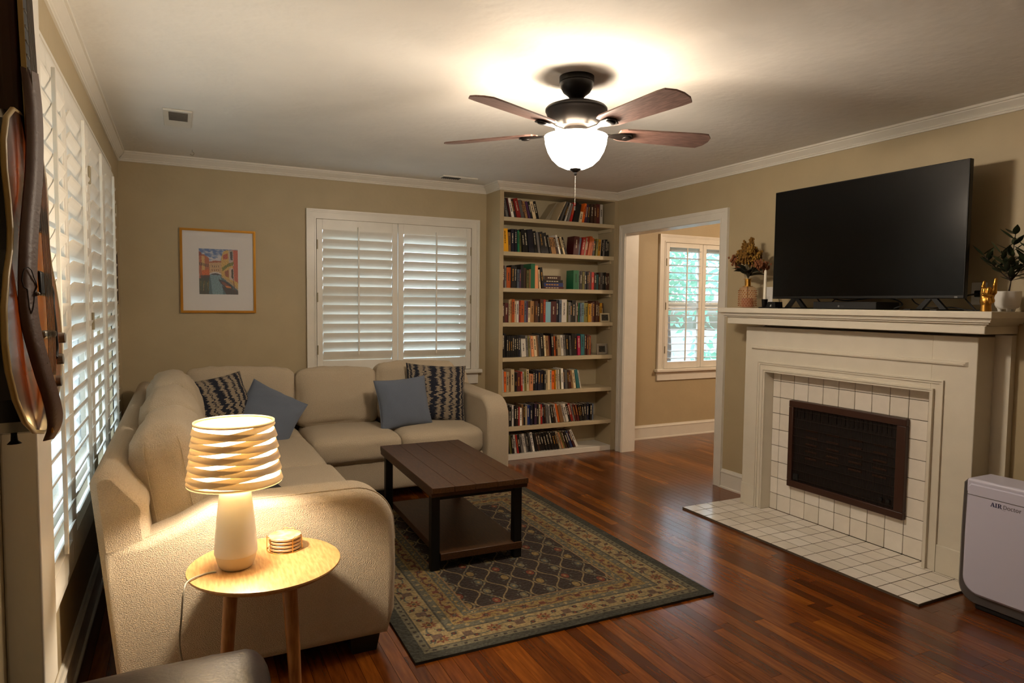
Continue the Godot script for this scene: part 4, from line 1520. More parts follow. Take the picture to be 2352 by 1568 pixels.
	# outlets
	for k in 2:
		var oz: float = [3.478, 2.100][k]
		var w := thing("wall_outlet", ["white wall outlet with a black plug beside the gold hand", "white wall outlet plate between the candle and the television"][k], "outlet", Vector3(ROOM_W, 1.468, oz), 0.0, "outlets above the mantel")
		part(w, "plate", rbox(Vector3(-0.006, -0.058, -0.038), Vector3(0.0, 0.058, 0.038), 0.003, 1), mats.white_plastic)
		for sy in [-0.02, 0.02]:
			part(w, "socket", rbox(Vector3(-0.008, sy - 0.014, -0.016), Vector3(-0.005, sy + 0.014, 0.016), 0.001, 1), mats.white_plastic)
		if k == 0:
			part(w, "plug", rbox(Vector3(-0.045, -0.018, -0.004), Vector3(-0.006, 0.016, 0.030), 0.006, 2), mats.black_plastic)


# ---------------------------------------------------------------- side table and lamp
const SIDE := Vector3(0.621, 0.0, 3.205)
const SIDE_Y := 0.535

func build_side_table() -> void:
	var t := thing("side_table", "round light wood side table on splayed legs beside the sofa arm", "table", SIDE)
	part(t, "tabletop", lathe_mesh([[0.0, SIDE_Y - 0.024], [0.205, SIDE_Y - 0.024], [0.220, SIDE_Y - 0.021], [0.233, SIDE_Y - 0.012], [0.238, SIDE_Y - 0.006], [0.237, SIDE_Y - 0.001], [0.234, SIDE_Y], [0.0, SIDE_Y]], 64, true), mats.mango_wood)
	for a in [138.0, 68.0, 302.0]:
		var d := Vector3(cos(deg_to_rad(a)), 0, sin(deg_to_rad(a)))
		part(t, "leg", tube_mesh([d * 0.150 + Vector3(0, SIDE_Y - 0.02, 0), d * 0.172 + Vector3(0, 0.30, 0), d * 0.200], [0.021, 0.019, 0.012], 16), mats.mango_leg)
	# coasters in their wire holder
	var cpos := Vector3(0.695, SIDE_Y, 3.105)
	var w := thing("coaster_holder", "small gold wire holder around a stack of round coasters", "coaster holder", cpos)
	for q in 3:
		var a := TAU * q / 3.0 + 0.9
		var pts := []
		for e in 9:
			var b := a + (e / 8.0 - 0.5) * 0.75
			var hh := 0.052 if e > 0 and e < 8 else 0.046
			pts.append(Vector3(cos(b) * 0.0595, hh, sin(b) * 0.0595))
		pts.push_front(Vector3(pts[0].x, 0.001, pts[0].z))
		pts.append(Vector3(pts[-1].x, 0.001, pts[-1].z))
		part(w, "wire_loop", tube_mesh(pts, [0.0014], 6), mats.brass_wire)
	var ring := []
	for e in 33:
		ring.append(Vector3(cos(TAU * e / 32.0) * 0.0595, 0.0016, sin(TAU * e / 32.0) * 0.0595))
	part(w, "wire_ring", tube_mesh(ring, [0.0014], 6), mats.brass_wire)
	var stone := [mat("coaster_cream", Color(0.83, 0.75, 0.62), 0.35), mat("coaster_tan", Color(0.74, 0.60, 0.44), 0.4)]
	textured(stone[0], noise_tex(0.012, Color(0.72, 0.60, 0.45), Color(1, 1, 1), 3, 81, 256), Vector3.ONE * 7.0)
	var words := ["top round stone coaster of the stack on the side table", "second round coaster of the stack on the side table", "third round coaster of the stack on the side table", "bottom round coaster of the stack on the side table"]
	for k in 4:
		var m := lathe_mesh([[0.0, 0.0], [0.052, 0.0], [0.0545, 0.002], [0.0545, 0.0075], [0.0525, 0.0095], [0.0, 0.0095]], 36)
		var o := solo("coaster", m, stone[0] if k != 1 else stone[1], cpos + Vector3(0.0008 * (k % 2), 0.0035 + 0.0118 * (3 - k), 0.0))
		tag(o, words[k], "coaster", "coasters in the wire holder")
		o.set_meta("group", "coasters in the wire holder")


func build_table_lamp() -> void:
	var at := Vector3(0.531, SIDE_Y, 3.205)
	var t := thing("table_lamp", "lit table lamp with a tapered white body and a ribbed cream shade", "lamp", at)
	part(t, "base", lathe_mesh([[0.0, 0.0], [0.044, 0.0], [0.049, 0.003], [0.055, 0.015], [0.060, 0.030], [0.0625, 0.044], [0.0625, 0.047], [0.0, 0.047]], 40), mats.cream_ceramic)
	part(t, "body", lathe_mesh([[0.0, 0.046], [0.0640, 0.046], [0.0655, 0.050], [0.0650, 0.060], [0.0615, 0.110], [0.056, 0.170], [0.050, 0.225], [0.0465, 0.252], [0.042, 0.258], [0.0, 0.258]], 40), mats.white_ceramic)
	part(t, "neck", tube_mesh([Vector3(0, 0.255, 0), Vector3(0, 0.329, 0)], [0.012], 12), mats.steel)
	# shade: an inner drum and ribbons of veneer that cross round it
	var liner := mat("lamp_shade_liner", Color(0.95, 0.87, 0.68), 0.8)
	liner.backlight_enabled = true
	liner.backlight = Color(0.9, 0.86, 0.75)
	var rib := mat("lamp_shade_veneer", Color(0.83, 0.76, 0.64), 0.75)
	rib.backlight_enabled = true
	rib.backlight = Color(0.42, 0.37, 0.27)
	var y0 := 0.281
	var y1 := 0.470
	var ra := 0.139
	var rt := 0.117
	var shade := part(t, "lamp_shade", lathe_mesh([[ra - 0.003, y0 + 0.004], [rt - 0.003, y1 - 0.003]], 64), liner)
	var count := 5
	for k in count:
		for s in [-1.0, 1.0]:
			part(shade, "shade_ribbon", ribbon(lerpf(y0 + 0.018, y1 - 0.020, (k + (0.0 if s < 0 else 0.28)) / (count - 0.72)), 0.0098, 0.022 if s > 0 else 0.009, (1.25 + 0.12 * k) if s > 0 else (-1.9 + 0.10 * k), y0, y1, ra, rt, 0.0012 if s > 0 else 0.0032), rib)
	for e in [[y0, ra], [y1, rt]]:
		var st := new_st(true)
		lathe(st, [[e[1] - 0.0015, e[0] - 0.004], [e[1] + 0.0045, e[0] - 0.004], [e[1] + 0.0045, e[0] + 0.004], [e[1] - 0.0015, e[0] + 0.004]], 64)
		part(shade, "shade_rim", done(st), rib)
	var bulb_m := mat("lamp_bulb_glow", Color(1, 0.97, 0.9), 0.4)
	bulb_m.emission_enabled = true
	bulb_m.emission = Color(1.0, 0.86, 0.64)
	bulb_m.emission_energy_multiplier = 9.0
	var bulb := part(t, "lamp_bulb", lathe_mesh([[0.0, 0.328], [0.014, 0.330], [0.020, 0.346], [0.029, 0.366], [0.031, 0.385], [0.025, 0.402], [0.012, 0.414], [0.0, 0.416]], 20), bulb_m)
	var l := OmniLight3D.new()
	l.name = "bulb_light"
	l.position = Vector3(0, 0.385, 0)
	l.light_color = Color(1.0, 0.925, 0.82)
	l.light_energy = 0.85
	l.light_size = 0.028
	l.omni_range = 12.0
	l.omni_attenuation = 2.0
	l.shadow_enabled = true
	bulb.add_child(l)
	# cord over the table edge
	var pts := curve_pts([Vector3(-0.060, 0.004, 0.030), Vector3(-0.095, 0.004, 0.035), Vector3(-0.140, 0.005, 0.075), Vector3(-0.153, -0.012, 0.112), Vector3(-0.160, -0.08, 0.125), Vector3(-0.166, -0.17, 0.118), Vector3(-0.150, -0.27, 0.12), Vector3(-0.140, -0.36, 0.10), Vector3(-0.14, -0.50, 0.06), Vector3(-0.16, -0.531, 0.02), Vector3(-0.28, -0.531, -0.05)], 6)
	part(t, "cord", tube_mesh(pts, [0.0028], 7), mats.cord_grey)


# a strip that runs round a tapered drum, rising on one side and falling on the other
func ribbon(mid: float, half: float, swing: float, phase: float, y0: float, y1: float, ra: float, rt: float, lift: float) -> ArrayMesh:
	var st := new_st(true)
	var n := 72
	for k in n:
		var p := []
		for q in [[k, -1], [k + 1, -1], [k + 1, 1], [k, 1]]:
			var a: float = TAU * q[0] / n
			var y: float = clampf(mid + swing * sin(a + phase) + half * q[1], y0 + 0.001, y1 - 0.001)
			var r: float = lerpf(ra, rt, (y - y0) / (y1 - y0)) + lift + (0.004 if q[1] < 0 else 0.0)
			p.append(Vector3(cos(a) * r, y, sin(a) * r))
		quad(st, p[0], p[1], p[2], p[3], Vector3((p[0] + p[2]).x, 0, (p[0] + p[2]).z))
	return done(st)


func build_ottoman() -> void:
	var t := thing("leather_ottoman", "dark brown leather ottoman below the guitar", "ottoman", Vector3(0.30, 0, 3.93))
	var body := new_st(true)
	rb(body, Vector3(-0.27, 0.06, -0.36), Vector3(0.27, 0.33, 0.36), 0.03, 3)
	part(t, "body", done(body), mats.leather_dark)
	part(t, "seat_pad", cushion(Vector3(0.56, 0.14, 0.74), 0.062, Vector3(0.0, 0.028, 0.0), 20, 0.003, 3.0), mats.leather_dark, Vector3(0, 0.385, 0))
	var ring := []
	for k in 49:
		var a := TAU * k / 48.0
		ring.append(Vector3(clampf(cos(a) * 0.60, -0.272, 0.272), 0.335, clampf(sin(a) * 0.72, -0.362, 0.362)))
	part(t, "welt", tube_mesh(ring, [0.004], 6), mats.leather_welt)
	for sx in [-1, 1]:
		for sz in [-1, 1]:
			part(t, "foot", rbox(Vector3(sx * 0.21 - 0.03, 0.0, sz * 0.30 - 0.03), Vector3(sx * 0.21 + 0.03, 0.065, sz * 0.30 + 0.03), 0.004, 1), mats.sofa_foot)


# ---------------------------------------------------------------- books
var hues := {
	"k": [Color(0.045, 0.042, 0.045), "black"], "c": [Color(0.78, 0.71, 0.57), "cream"], "w": [Color(0.84, 0.82, 0.78), "white"], "g": [Color(0.40, 0.39, 0.38), "grey"],
	"d": [Color(0.15, 0.145, 0.145), "charcoal"], "r": [Color(0.62, 0.11, 0.09), "red"], "m": [Color(0.29, 0.085, 0.085), "maroon"], "b": [Color(0.13, 0.20, 0.42), "blue"],
	"n": [Color(0.075, 0.085, 0.16), "navy"], "y": [Color(0.86, 0.63, 0.10), "yellow"], "o": [Color(0.80, 0.37, 0.10), "orange"], "t": [Color(0.58, 0.43, 0.27), "tan"],
	"u": [Color(0.25, 0.145, 0.095), "brown"], "e": [Color(0.09, 0.40, 0.26), "green"], "l": [Color(0.17, 0.42, 0.44), "teal"], "v": [Color(0.42, 0.40, 0.19), "olive"],
	"s": [Color(0.32, 0.37, 0.44), "slate"], "p": [Color(0.25, 0.14, 0.27), "purple"], "x": [Color(0.78, 0.12, 0.33), "magenta"], "a": [Color(0.45, 0.62, 0.68), "pale blue"], "h": [Color(0.80, 0.55, 0.38), "peach"],
}
var shelf_names := ["top shelf", "second shelf", "third shelf", "fourth shelf", "fifth shelf", "sixth shelf", "seventh shelf", "bottom shelf"]

# each row: colour, width in millimetres, height in centimetres, lean in degrees (positive: top to the left); "-n" is a gap of n millimetres
var rows := [
	"g19,16,13 k12,17,13 m12,17,13 w20,17,14 d19,16,14 r32,17,14 g25,16,14 u14,16,14 t18,15.5,14 p18,15.5,15 d16,15.5,15 c26,15.5,15 k24,16,15 -150 c9,20,-27 g15,19,-22 k14,18,-20 w13,18,-18 g16,17,-16 r20,18,-14 k26,18,-12 k24,17,-11 c22,10,-10 o18,18,-9 p19,17,-8 d24,17,-5 u26,18,-2 u20,18,0 m34,18.5,0 w26,18.5,0",
	"y44,20,3 t20,17,2 n24,20,1 n20,20,0 e14,19,2 v16,18,4 k26,20.5,6 k22,20,7 n44,20.5,7 k26,19.5,8 g18,19,9 d34,19,10 d30,18.5,11 k16,17,13 t20,15,14 t18,15,14 u18,15,15 w14,17.5,15 k18,16,16 c14,16,17 k18,16,18 -46 m46,17,-4 s18,16,-6 r26,16.5,-8 c10,16.5,-9 r18,17,-9 o22,18,-10 o18,16.5,-9 k22,14,-7 v16,16,-5 y22,15.5,-4 w12,15.5,-4 k10,15.5,-3 g18,15.5,-2 k18,16,-1 k18,14,0",
	"u12,19,0 m12,19.5,0 g14,19.5,1 o34,18,0 k28,20,0 k18,19,0 s20,16.5,0 p10,16.5,0 k24,21,0 u22,18,0 v20,16,0 t14,17,0 e34,22,0 h26,20.5,1 c12,17,5 k20,19,8 -262 e48,17.5,0 g12,17,0 d20,17,0 v20,16.5,0 n20,17,0 k16,16.5,0 m14,17,0 m16,16.5,0 r24,16.5,0 d18,16,0 l20,14.5,0 u14,16,0 g22,16.5,0 k16,16,0 k14,16.5,0 u16,16,0 u14,16,0",
	"u30,16,0 m28,17,0 c12,20,0 t14,20.5,0 o22,20.5,0 c14,19,0 w20,19,0 r12,18.5,0 o30,19.5,0 s18,19,0 p14,19,0 c20,13,0 t32,19,0 u26,19,0 d16,17,0 u30,21,0 r18,20.5,0 a46,18.5,0 m46,19,0 n22,20.5,0 s22,20,0 w44,21,0 v10,19,0 g20,18.5,0 d16,18,0 k34,20,0 w8,18,0 u12,18,0 e12,18,0 s14,17.5,0 a22,18,0 v16,18,0 v22,18,0 y26,17,0 t14,18,0 m26,19,0 u24,20,0 m14,18.5,0 y20,18,0 u12,18,0",
	"k44,21,0 k16,19,0 k16,19,0 k16,19,0 k16,19,0 k16,19,0 k16,19,0 n16,19,0 w36,16,4 g18,19,5 v12,18.5,5 w12,18.5,5 h20,18.5,5 c22,18.5,6 t16,19,6 g16,19.5,7 k28,20.5,5 c12,19,5 t26,18.5,5 m18,18.5,5 k22,20.5,4 o18,18,4 u14,17.5,4 c28,19,5 w20,19,5 g20,19,5 k30,19,4 g14,18.5,4 k24,20,1 k24,20,0 x24,18,3 l32,19.5,1 u16,19.5,0 m16,19,0 t12,17.5,0 r12,18,0",
	"e10,18,3 w12,20,2 o16,18,1 c22,18,1 t12,18,1 c28,20,1 k20,17,0 m28,17,0 r14,17.5,2 w14,17.5,2 v18,17.5,2 c22,19.5,2 h30,15,0 k16,17.5,1 n18,17.5,0 n24,18,0 n30,18,0 d14,17,0 c18,17.5,1 c18,18,1 w14,18,1 o24,17,1 y10,18,2 w10,18,2 c10,18,2 w10,18,3 v10,18,3 w20,19,3 n10,18,4 g22,17.5,4 u16,17.5,5 m14,17,6 t14,16.5,8 c20,17,9 l26,17.5,11 w8,17,12",
	"c14,18,0 o12,18,0 b24,18.5,0 k22,19,0 k20,17,0 w14,19,1 k20,18.5,0 u16,18,0 r10,17,0 w16,16,1 t16,19,1 k14,19,1 c16,17.5,1 b22,18,1 n16,18,1 k16,18.5,0 p18,19,0 k18,18.5,0 c12,18,1 r14,18,2 n18,18.5,2 m10,17,4 g12,17.5,6 g12,17,7 w14,17.5,8 k16,17,10 u14,17,11 w12,17.5,12 o18,17.5,13 t30,16.5,14 w14,17.5,15 w22,17.5,16 k18,17,16 r22,17.5,16 g14,16.5,15 m16,16.5,15 m18,16,14 k14,16,12 k14,15.5,10 k14,15.5,8 d20,16,5 n20,16,2 k20,15.5,0 s14,15.5,0",
	"m14,15,2 k20,16,3 w12,17,5 k22,17,6 v16,16.5,7 k18,17,7 w18,17,8 r10,17,9 k20,17,9 g20,17,10 w18,17.5,10 g14,17,10 d18,17,11 g16,18,12 w20,18,12 k22,17,13 u16,16.5,14 k20,17,14 k22,16.5,15 k20,17,15 k24,17.5,16 k22,17,17 k20,17,18 k16,17,19 c18,17.5,19 h14,16.5,20 v14,18,20 u16,17.5,21 k20,17,22 b20,17,23 m16,17,25 w20,18.5,26",
]


func build_books() -> void:
	var pages: Material = mats.paper
	var pal := {}
	for k in hues:
		var base: Color = hues[k][0]
		var list := []
		for v in 3:
			var q: float = [0.85, 1.0, 1.15][v]
			list.append(mat("book_%s_%s" % [hues[k][1].replace(" ", "_"), ["deep", "mid", "light"][v]], Color(minf(base.r * q, 1), minf(base.g * q, 1), minf(base.b * q, 1)), 0.45))
		pal[k] = list
	var print_light := mat("spine_print_pale", Color(0.80, 0.76, 0.66), 0.6)
	var print_dark := mat("spine_print_dark", Color(0.10, 0.09, 0.09), 0.6)
	var print_gold := mat("spine_print_gold", Color(0.72, 0.52, 0.20), 0.5)
	var g := RandomNumberGenerator.new()
	g.seed = 31
	var italy_done := false
	for r in rows.size():
		var x := 2.893
		var y: float = shelf_y[r] + 0.0006
		var last := 0.0
		var items: PackedStringArray = rows[r].split(" ")
		for n in items.size():
			var it := items[n]
			if it.begins_with("-"):
				x += float(it.substr(1)) * 1.15 / 1000.0
				continue
			var f := it.substr(1).split(",")
			var key := it.substr(0, 1)
			var w := float(f[0]) * 1.25 / 1000.0 - 0.001
			var h := float(f[1]) / 100.0
			var lean := deg_to_rad(float(f[2]))
			var dep := clampf(h * 0.70, 0.10, 0.150) + g.randf() * 0.01
			var foot := (w + 0.001) / cos(lean)
			if n == 0 and lean > 0.0:
				x += h * sin(lean)
			# a book that leans right rests on its lower right corner and needs room for that of the next one
			var pivot := x if lean >= 0.0 else x + foot
			if pivot + (w if lean >= 0.0 else 0.0) > 4.044:
				break
			var kind := ("thick hardback" if w > 0.034 else "hardback") if w > 0.024 else ("thin paperback" if w < 0.016 else "paperback")
			var pose := "leaning" if absf(lean) > 0.07 else "standing"
			var near := []
			for e in [n - 1, n + 1]:
				if e >= 0 and e < items.size() and not items[e].begins_with("-"):
					near.append(hues[items[e].substr(0, 1)][1])
			var between: String = "between two %s books" % near[0] if near.size() == 2 and near[0] == near[1] else ("between %s and %s books" % near if near.size() == 2 else "ending its row beside %s" % near[0])
			var b := thing("book", "%s %s %s %s, %s of the bookcase" % [hues[key][1], kind, pose, between, shelf_names[r]], "book", Vector3(pivot, y, 0.232 + g.randf() * 0.014), 0.0, "books on the %s of the bookcase" % shelf_names[r])
			b.rotation.z = lean
			var x0 := 0.0 if lean >= 0.0 else -w
			var ct := 0.0022 if w > 0.021 else 0.0009
			var cv := new_st()
			bx(cv, Vector3(x0, 0, -dep), Vector3(x0 + ct, h, 0))
			bx(cv, Vector3(x0 + w - ct, 0, -dep), Vector3(x0 + w, h, 0))
			bx(cv, Vector3(x0 + ct, 0, -ct), Vector3(x0 + w - ct, h, 0.0006))
			var vi := g.randi() % 3
			part(b, "cover", done(cv), pal[key][vi])
			part(b, "pages", box(Vector3(x0 + ct, 0.002, -dep + 0.003), Vector3(x0 + w - ct, h - 0.003, -ct)), pages)
			# print on the spine: a title run and sometimes a band
			var bright: float = hues[key][0].get_luminance()
			var pm: Material = print_dark if bright > 0.30 else ([print_light, print_light, print_gold][g.randi() % 3])
			if g.randf() < 0.85:
				var ps := new_st()
				var ty := h * (0.30 + g.randf() * 0.12)
				var top := h * (0.72 + g.randf() * 0.18)
				var cw := minf(w * 0.42, 0.011)
				while ty < top:
					var ln := 0.004 + g.randf() * 0.008
					bx(ps, Vector3(x0 + w / 2.0 - cw / 2.0, ty, 0.0004), Vector3(x0 + w / 2.0 + cw / 2.0 * (0.4 + 0.6 * g.randf()), ty + ln, 0.0010))
					ty += ln + 0.0025 + (0.004 if g.randf() < 0.25 else 0.0)
				if r == 5 and key == "k" and not italy_done:
					italy_done = true
					var tm := TextMesh.new()
					tm.text = "ITALY"
					var sf := SystemFont.new()
					sf.font_names = PackedStringArray(["Droid Sans"])
					sf.font_weight = 700
					tm.font = sf
					tm.font_size = 32
					tm.pixel_size = 0.00042
					tm.depth = 0.0006
					var tn := part(b, "spine_title", tm, print_gold, Vector3(x0 + w / 2.0, h * 0.42, 0.0009), Vector3(0, 0, -PI / 2.0))
				else:
					part(b, "spine_print", done(ps), pm)
			x = x + foot
			# leaning left: the next upright book must clear the lifted corner
			var nxt := 0.0
			if n + 1 < items.size() and not items[n + 1].begins_with("-"):
				nxt = deg_to_rad(float(items[n + 1].substr(1).split(",")[2]))
			if lean < 0.0 and nxt > lean:
				# tops fan apart to the right: leave the wedge
				x += maxf(0.0, (tan(-lean) - tan(-nxt)) * h * 0.98)
			elif lean > nxt + 0.001:
				x += 0.001
			elif nxt > lean + 0.001:
				var nh := float(items[n + 1].substr(1).split(",")[1]) / 100.0
				x += (tan(nxt) - tan(lean)) * minf(h, nh) * 0.98
	# a lying pile in the gap of the third shelf
	var pile := [["m", 0.020, 0.235, "maroon book at the bottom of the flat pile on the third shelf"], ["b", 0.034, 0.225, "thick blue book lying flat on the third shelf"], ["k", 0.026, 0.215, "black book lying flat above the blue one on the third shelf"], ["u", 0.036, 0.170, "dark brown book on top of the flat pile on the third shelf"]]
	var py: float = shelf_y[2] + 0.0006
	for p in pile:
		var b := thing("book", p[3], "book", Vector3(3.41, py, 0.16), 0.0, "flat pile of books on the third shelf")
		var w: float = p[2]
		var t: float = p[1]
		var cv := new_st()
		bx(cv, Vector3(-w / 2.0, 0, -0.07), Vector3(w / 2.0, 0.002, 0.075))
		bx(cv, Vector3(-w / 2.0, t - 0.002, -0.07), Vector3(w / 2.0, t, 0.075))
		bx(cv, Vector3(-w / 2.0, 0.002, 0.073), Vector3(w / 2.0, t - 0.002, 0.0755))
		part(b, "cover", done(cv), pal[p[0]][1])
		part(b, "pages", box(Vector3(-w / 2.0 + 0.004, 0.002, -0.067), Vector3(w / 2.0 - 0.004, t - 0.002, 0.073)), pages)
		var ps := new_st()
		for q in 5:
			bx(ps, Vector3(-w * 0.3 + q * w * 0.12, t * 0.35, 0.0753), Vector3(-w * 0.3 + q * w * 0.12 + w * 0.09, t * 0.65, 0.0759))
		part(b, "spine_print", done(ps), print_light if p[0] != "b" else print_gold)
		py += t + 0.0004
	# the wide sheets propped in the gap of the top shelf
	var bd := thing("paper_folder", "pale wide folder leaning across the gap on the top shelf", "folder", Vector3(3.348, shelf_y[0] + 0.0025, 0.10))
	bd.rotation = Vector3(0, 0.0, -0.62)
	part(bd, "cover", box(Vector3(-0.002, 0, -0.06), Vector3(0.0, 0.21, 0.085)), pal["c"][0])
	part(bd, "sheets", box(Vector3(0.0, 0.002, -0.058), Vector3(0.003, 0.208, 0.083)), pages)
	# photo frames standing before the books
	var frames := [[Vector3(3.975, shelf_y[3] + 0.0006, 0.258), 0.105, 0.085, "small cream photo frame standing on the fourth shelf before the books", "shelf_paint"], [Vector3(3.962, shelf_y[4] + 0.0006, 0.240), 0.120, 0.105, "ornate silver photo frame standing on the fifth shelf", "silver_frame"]]
	for k in 2:
		var d: Array = frames[k]
		var fr := thing("photo_frame", d[3], "photo frame", d[0])
		fr.rotation.x = -0.10
		var w: float = d[1]
		var h: float = d[2]
		var e := 0.014 if k == 0 else 0.024
		var st := new_st(true)
		rb(st, Vector3(-w / 2.0, 0, -0.008), Vector3(w / 2.0, e, 0.004), 0.003, 2)
		rb(st, Vector3(-w / 2.0, h - e, -0.008), Vector3(w / 2.0, h, 0.004), 0.003, 2)
		rb(st, Vector3(-w / 2.0, e, -0.008), Vector3(-w / 2.0 + e, h - e, 0.004), 0.003, 2)
		rb(st, Vector3(w / 2.0 - e, e, -0.008), Vector3(w / 2.0, h - e, 0.004), 0.003, 2)
		if k == 1:
			for q in 36:
				var a := TAU * q / 36.0
				var v := Vector2(clampf(cos(a) * 1.5, -1, 1) * (w / 2.0 - e / 2.0), h / 2.0 + clampf(sin(a) * 1.5, -1, 1) * (h / 2.0 - e / 2.0))
				ball(st, Vector3(v.x, v.y, 0.004), Vector3(0.006, 0.006, 0.004), 7, 4)
		part(fr, "moulding", done(st), mats[d[4]])
		part(fr, "photograph", box(Vector3(-w / 2.0 + e, e, -0.006), Vector3(w / 2.0 - e, h - e, -0.002)), mat("photo_print_%s" % ["day", "night"][k], Color(0.30, 0.29, 0.27), 0.4))
		var ph: StandardMaterial3D = mats["photo_print_%s" % ["day", "night"][k]]
		textured(ph, noise_tex(0.03, Color(0.25, 0.25, 0.27), Color(1.0, 0.98, 0.9), 2, 90 + k, 128), Vector3.ONE * 12.0)


# ---------------------------------------------------------------- guitar
func build_guitar() -> void:
	var t := thing("hollow_body_guitar", "sunburst hollow-body guitar with a brown leather strap hanging on the wall", "guitar")
	var up := Vector3(-0.030, 1.0, -0.030).normalized()
	var side := Vector3(0.015, 0.0, -1.0)
	side = (side - up * side.dot(up)).normalized()
	var n := side.cross(up).normalized()
	if n.x < 0.0:
		n = -n
	# own axes: x across the body, y up the neck, z out of the top
	t.transform = Transform3D(Basis(side, up, n) if Basis(side, up, n).determinant() > 0.0 else Basis(-side, up, n), Vector3(0.1885, 1.1795, 4.2125))
	var sgn := 1.0 if Basis(side, up, n).determinant() > 0.0 else -1.0
	var half := [[0.0, 0.002], [0.06, 0.012], [0.115, 0.034], [0.160, 0.070], [0.188, 0.110], [0.197, 0.150], [0.190, 0.195], [0.165, 0.240], [0.138, 0.275], [0.128, 0.305], [0.131, 0.345], [0.140, 0.385], [0.136, 0.425], [0.112, 0.462], [0.070, 0.485], [0.030, 0.490]]
	var outline := []
	for p in half:
		outline.append(Vector2(p[0], p[1]))
	for k in range(half.size() - 1, 0, -1):
		outline.append(Vector2(-half[k][0], half[k][1]))
	var depth := 0.075
	part(t, "rim", prism_mesh(outline, "z", -depth, -0.004), mat("guitar_black", Color(0.030, 0.020, 0.016), 0.14))
	# arched top with a painted sunburst: colour runs from amber to dark brown towards the edge, as lacquer
	var top := new_st(true)
	var rings := 10
	var mid := Vector2(0.0, 0.22)
	for r in rings:
		for k in outline.size():
			var l := (k + 1) % outline.size()
			var p := []
			for q in [[r, k], [r, l], [r + 1, l], [r + 1, k]]:
				var s := float(q[0]) / rings
				var v: Vector2 = mid.lerp(outline[q[1]], s)
				p.append([Vector3(v.x, v.y, 0.010 * (1.0 - pow(s, 2.2))), s])
			for tr in ([[0, 1, 2], [0, 2, 3]] if r > 0 else [[0, 2, 3]]):
				var a: Vector3 = p[tr[0]][0]
				var b: Vector3 = p[tr[1]][0]
				var c: Vector3 = p[tr[2]][0]
				var order: Array = tr if (a - c).cross(a - b).z >= 0.0 else [tr[0], tr[2], tr[1]]
				for i in order:
					var s: float = p[i][1]
					var col := Color(0.74, 0.22, 0.02).lerp(Color(0.48, 0.085, 0.010), smoothstep(0.35, 0.72, s)).lerp(Color(0.030, 0.010, 0.005), smoothstep(0.74, 1.0, s))
					top.set_color(col)
					top.add_vertex(p[i][0])
	var lac := mat("sunburst_lacquer", Color(1, 1, 1), 0.16)
	lac.vertex_color_use_as_albedo = true
	lac.clearcoat_enabled = true
	lac.clearcoat = 0.3
	lac.clearcoat_roughness = 0.05
	part(t, "top", done(top), lac)
	var bind := []
	for p in outline:
		bind.append(Vector3(p.x, p.y, -0.003))
	bind.append(bind[0])
	part(t, "binding", tube_mesh(bind, [0.0042], 6), mat("guitar_binding", Color(0.72, 0.62, 0.40), 0.35))
	part(t, "binding", tube_mesh(bind.map(func(v): return v + Vector3(0, 0, -depth + 0.004)), [0.0035], 6), mats.guitar_binding)
	# neck, fretboard, head
	part(t, "neck", rbox(Vector3(-0.026, 0.46, -0.032), Vector3(0.026, 0.86, 0.003), 0.012, 3), mat("neck_wood", Color(0.22, 0.10, 0.055), 0.25))
	var fb := part(t, "fretboard", rbox(Vector3(-0.0265, 0.40, 0.003), Vector3(0.0265, 0.86, 0.010), 0.002, 1), mat("fretboard_dark", Color(0.065, 0.045, 0.036), 0.45))
	for q in 20:
		var fy := 0.86 - 0.635 * (1.0 - pow(2.0, -(q + 1) / 12.0))
		part(fb, "fret", tube_mesh([Vector3(-0.026, fy, 0.0105), Vector3(0.026, fy, 0.0105)], [0.0014], 6), mats.steel)
	part(fb, "side_binding", box(Vector3(-0.028, 0.40, 0.003), Vector3(-0.0262, 0.86, 0.0098)), mats.guitar_binding)
	part(fb, "side_binding", box(Vector3(0.0262, 0.40, 0.003), Vector3(0.028, 0.86, 0.0098)), mats.guitar_binding)
	part(t, "headstock", prism_mesh([Vector2(-0.024, 0.86), Vector2(0.024, 0.86), Vector2(0.042, 0.91), Vector2(0.036, 1.00), Vector2(0.012, 1.03), Vector2(0.0, 1.02), Vector2(-0.012, 1.03), Vector2(-0.036, 1.00), Vector2(-0.042, 0.91)], "z", -0.012, 0.004, 0.002), mats.guitar_black)
	for s in [-1.0, 1.0]:
		for q in 3:
			part(t, "tuner", tube_mesh([Vector3(s * 0.038, 0.915 + 0.035 * q, -0.004), Vector3(s * 0.062, 0.915 + 0.035 * q, -0.004)], [0.004, 0.008], 8), mats.steel)
	# pickups, bridge, tailpiece, f-holes, strings
	for py in [0.335, 0.235]:
		part(t, "pickup", rbox(Vector3(-0.036, py - 0.019, 0.004), Vector3(0.036, py + 0.019, 0.0135), 0.004, 2), mats.black_plastic)
	part(t, "bridge", rbox(Vector3(-0.045, 0.150, 0.007), Vector3(0.045, 0.162, 0.0165), 0.003, 1), mats.steel)
	part(t, "tailpiece", prism_mesh([Vector2(-0.012, 0.0), Vector2(0.012, 0.0), Vector2(0.036, 0.095), Vector2(-0.036, 0.095)], "z", 0.010, 0.013, 0.001), mats.gold_metal)
